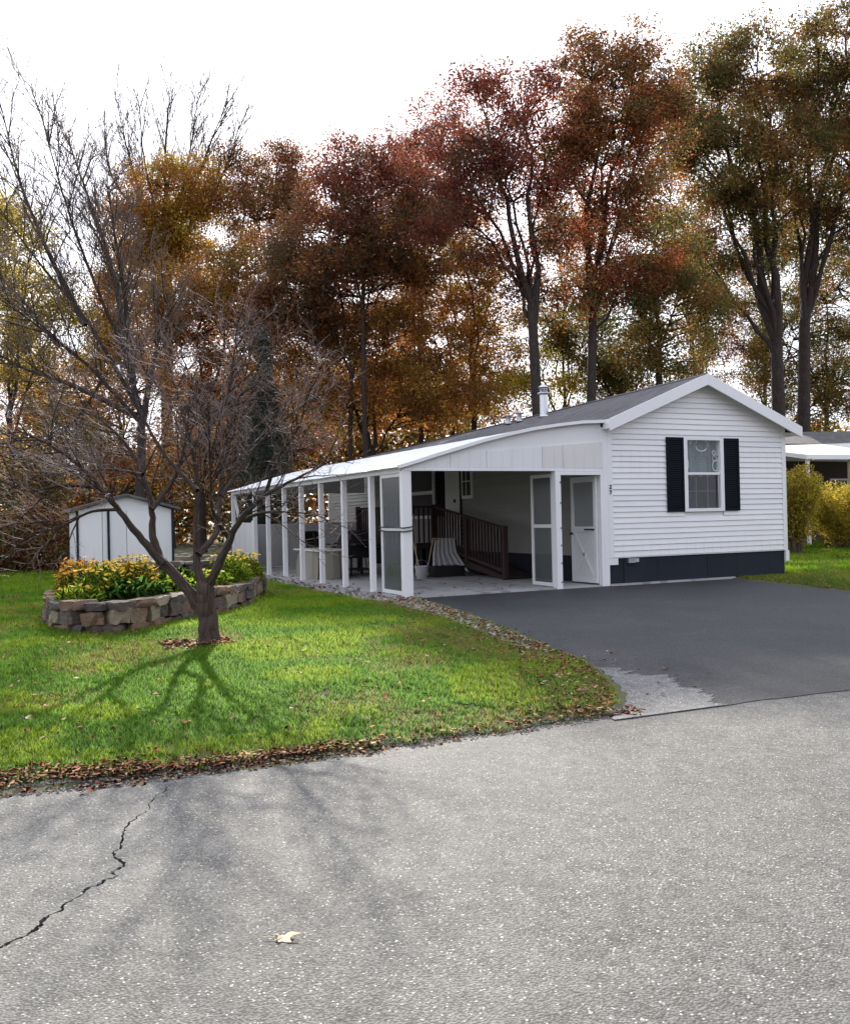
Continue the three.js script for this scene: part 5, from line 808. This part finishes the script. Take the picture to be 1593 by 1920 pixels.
  for (let i = 0; i < 4200; i++) { const x = lerp(-13, -5.4, R()), g = (R() + R() + R() - 1.5) * (0.12 + 0.14 * vnoise(x * 1.7, 3, 0, 55)); if (R() < 0.8 * smooth(0.5, 0.75, vnoise(x * 1.1, 8, 0, 56))) continue; if (x > -7 && R() < 0.35) continue; drop(x, roadEdge(x) - 0.05 + g * (x < -9.3 ? 1 : 0.7), 0.45); }
  for (let i = 0; i < 1500; i++) { const x = lerp(-13, -9.2, R()); drop(x, roadEdge(x) - 0.14 + (R() + R() - 1) * 0.2, 0.45, 0.02); }
  for (let i = 0; i < 1500; i++) { const z = lerp(0.2, 7.7, R()); drop(interp(driveL, z) - 0.05 - Math.abs(R() + R() - 1) * 0.9, z, 0.5); }
  for (let i = 0; i < 900; i++) drop(lerp(-12, -4, R()), lerp(-3, 7.4, R()), 0.5, 0.03);
  for (let i = 0; i < 260; i++) drop(-8.1 + (R() - 0.5) * 0.75, 3.5 + (R() - 0.5) * 0.5, 0.7, 0.03);
  for (let i = 0; i < 150; i++) drop(lerp(-3.9, -1, R()), lerp(-9, -0.3, R()), 0.8, 0.006);
  for (let i = 0; i < 420; i++) drop(lerp(8, 18, R()), lerp(-9, -3, R()), 1.2, 0.04);
  for (let i = 0; i < 300; i++) drop(lerp(-4.7, -4.0, R()), lerp(-11, 0.2, R()), 0.8);
  const lit = scatter('fallen_leaves', lf, ll, M.litter); lit.userData.label = 'brown fallen leaves drifted along the road edge and lawn'; lit.userData.category = 'fallen leaves';

  const peb = new THREE.DodecahedronGeometry(0.022, 0); peb.scale(1, 0.6, 0.85); const pl = [];
  for (let i = 0; i < 9000; i++) { let x, z; if (i < 5000) { z = lerp(-11.5, 0.3, R()); x = lerp(-4.72, -4.0, R()); } else { z = lerp(-0.3, 5.6, R() * R()); x = interp(driveL, clamp(z, 0, 7.8)) - 0.02 - R() * lerp(0.75, 0.4, clamp(z / 5)); } const g = 0.16 + 0.34 * R(); pl.push({ p: V(x, groundH(x, z) + 0.006 * R(), z), s: 0.5 + 0.8 * R(), c: [g, g * 0.95, g * 0.9], r: [R() * 6, R() * 6, R() * 6] }); }
  for (let i = 0; i < 9000; i++) { const x = i < 4000 ? lerp(-12.5, -9, R()) : lerp(-12.5, -5.5, R()), z = roadEdge(x) - 0.06 + (R() + R() - 1) * 0.2, g = 0.12 + 0.2 * R(); pl.push({ p: V(x, (z > roadEdge(x) ? ROAD_Y : groundH(x, z)) + 0.004, z), s: 0.2 + 0.5 * R() * R(), c: [g * 1.05, g * 0.95, g * 0.84], r: [R() * 6, R() * 6, R() * 6] }); }
  const gvl = scatter('gravel', peb, pl, std(1, 1, 1, 0.9)); gvl.userData.label = 'pale gravel strip beside the carport posts and driveway'; gvl.userData.category = 'gravel';

  // far woods: brown leafy mass beyond the named trees
  const wl = [], RW = rng(850);
  for (let i = 0; i < 15000; i++) { const px = lerp(-500, 2100, RW()), d = lerp(50, 64, RW()), top = 3.5 + 5.5 * fbm(px / 160, 2, 0, 3, 70) + (px > 350 && px < 900 ? 3 : 0), p = at(px, 970, d); p.y = top * Math.pow(RW(), 0.8); const c = shade(RW, RW() < 0.3 ? P.olive : RW() < 0.5 ? P.rust : P.brush); wl.push({ p, s: 2.2 + RW() * 1.6, c, r: [RW() * 6.3, RW() * 6.3, RW() * 6.3] }); }
  const wo = scatter('distant_woods', clusters[0], wl, M.leaf); wo.userData.label = 'brown leafy undergrowth of the woods far behind the home'; wo.userData.category = 'woods';
  // brushy thicket along the left back of the lawn
  const bl = []; for (let i = 0; i < 5200; i++) { const px = lerp(-350, 170, R()), d = lerp(25, 31, R()), p = at(px, 985, d); p.y = (0.8 + 2.0 * fbm(px / 60, 5, 0, 3, 71)) * Math.pow(R(), 0.8); bl.push({ p, s: 1.2 + R(), c: shade(R, R() < 0.25 ? P.redoak : P.brush), r: [R() * 6.3, R() * 6.3, R() * 6.3] }); }
  const br = scatter('thicket', fineCluster, bl, M.leaf); br.userData.label = 'brown brushy thicket along the far left of the lawn'; br.userData.category = 'undergrowth'; total += wl.length + bl.length + ll.length + pl.length;
}
// single leaves one can point to
{
  const oak = (() => { const b = new Buf(), N = 22, c = b.vert(0, 0.004, 0.05, 0, 1, 0); const rim = []; for (let i = 0; i <= N; i++) { const a = i / N * 6.283, r = 0.055 * (0.72 + 0.28 * Math.cos(a * 7)) * (1 + 0.35 * Math.cos(a)); rim.push(b.vert(Math.sin(a) * r * 0.75, 0.012 + 0.012 * Math.sin(a * 2 + 1), 0.05 + Math.cos(a) * r, 0, 1, 0)); } for (let i = 0; i < N; i++) b.i.push(c, rim[i], rim[i + 1]); return b.geo(); })();
  const one = (label, x, y, z, s, turn, c) => { const o = thing('fallen_leaf', label, 'leaf', V(x, y, z), 'single fallen leaves'); o.rotation.y = turn; o.scale.setScalar(s); mesh('blade', oak, std(...c, 0.8), o); mesh('stalk', new Buf().tube([V(0, 0.006, 0.05), V(0, 0.008, -0.015), V(0.004, 0.005, -0.028)], [0.0016, 0.0016, 0.002], 5), M.handle, o); };
  one('pale tan leaf lying alone on the road in the foreground', -9.21, ROAD_Y + 0.002, 10.26, 1.0, 1.1, [0.42, 0.32, 0.22]);
  one('curled orange leaf on the grass below the small tree', -8.86, -0.2, 6.72, 0.9, 0.4, [0.4, 0.14, 0.05]);
  one('pale leaf on the lawn at the left edge', -9.95, -0.16, 6.2, 0.8, 2, [0.5, 0.42, 0.3]);
  one('orange leaf on the lawn near the pale clover patch', -7.72, -0.15, 5.9, 0.8, 2.6, [0.45, 0.17, 0.06]);
}
console.log('instances', total);
renderer.render(scene, camera);
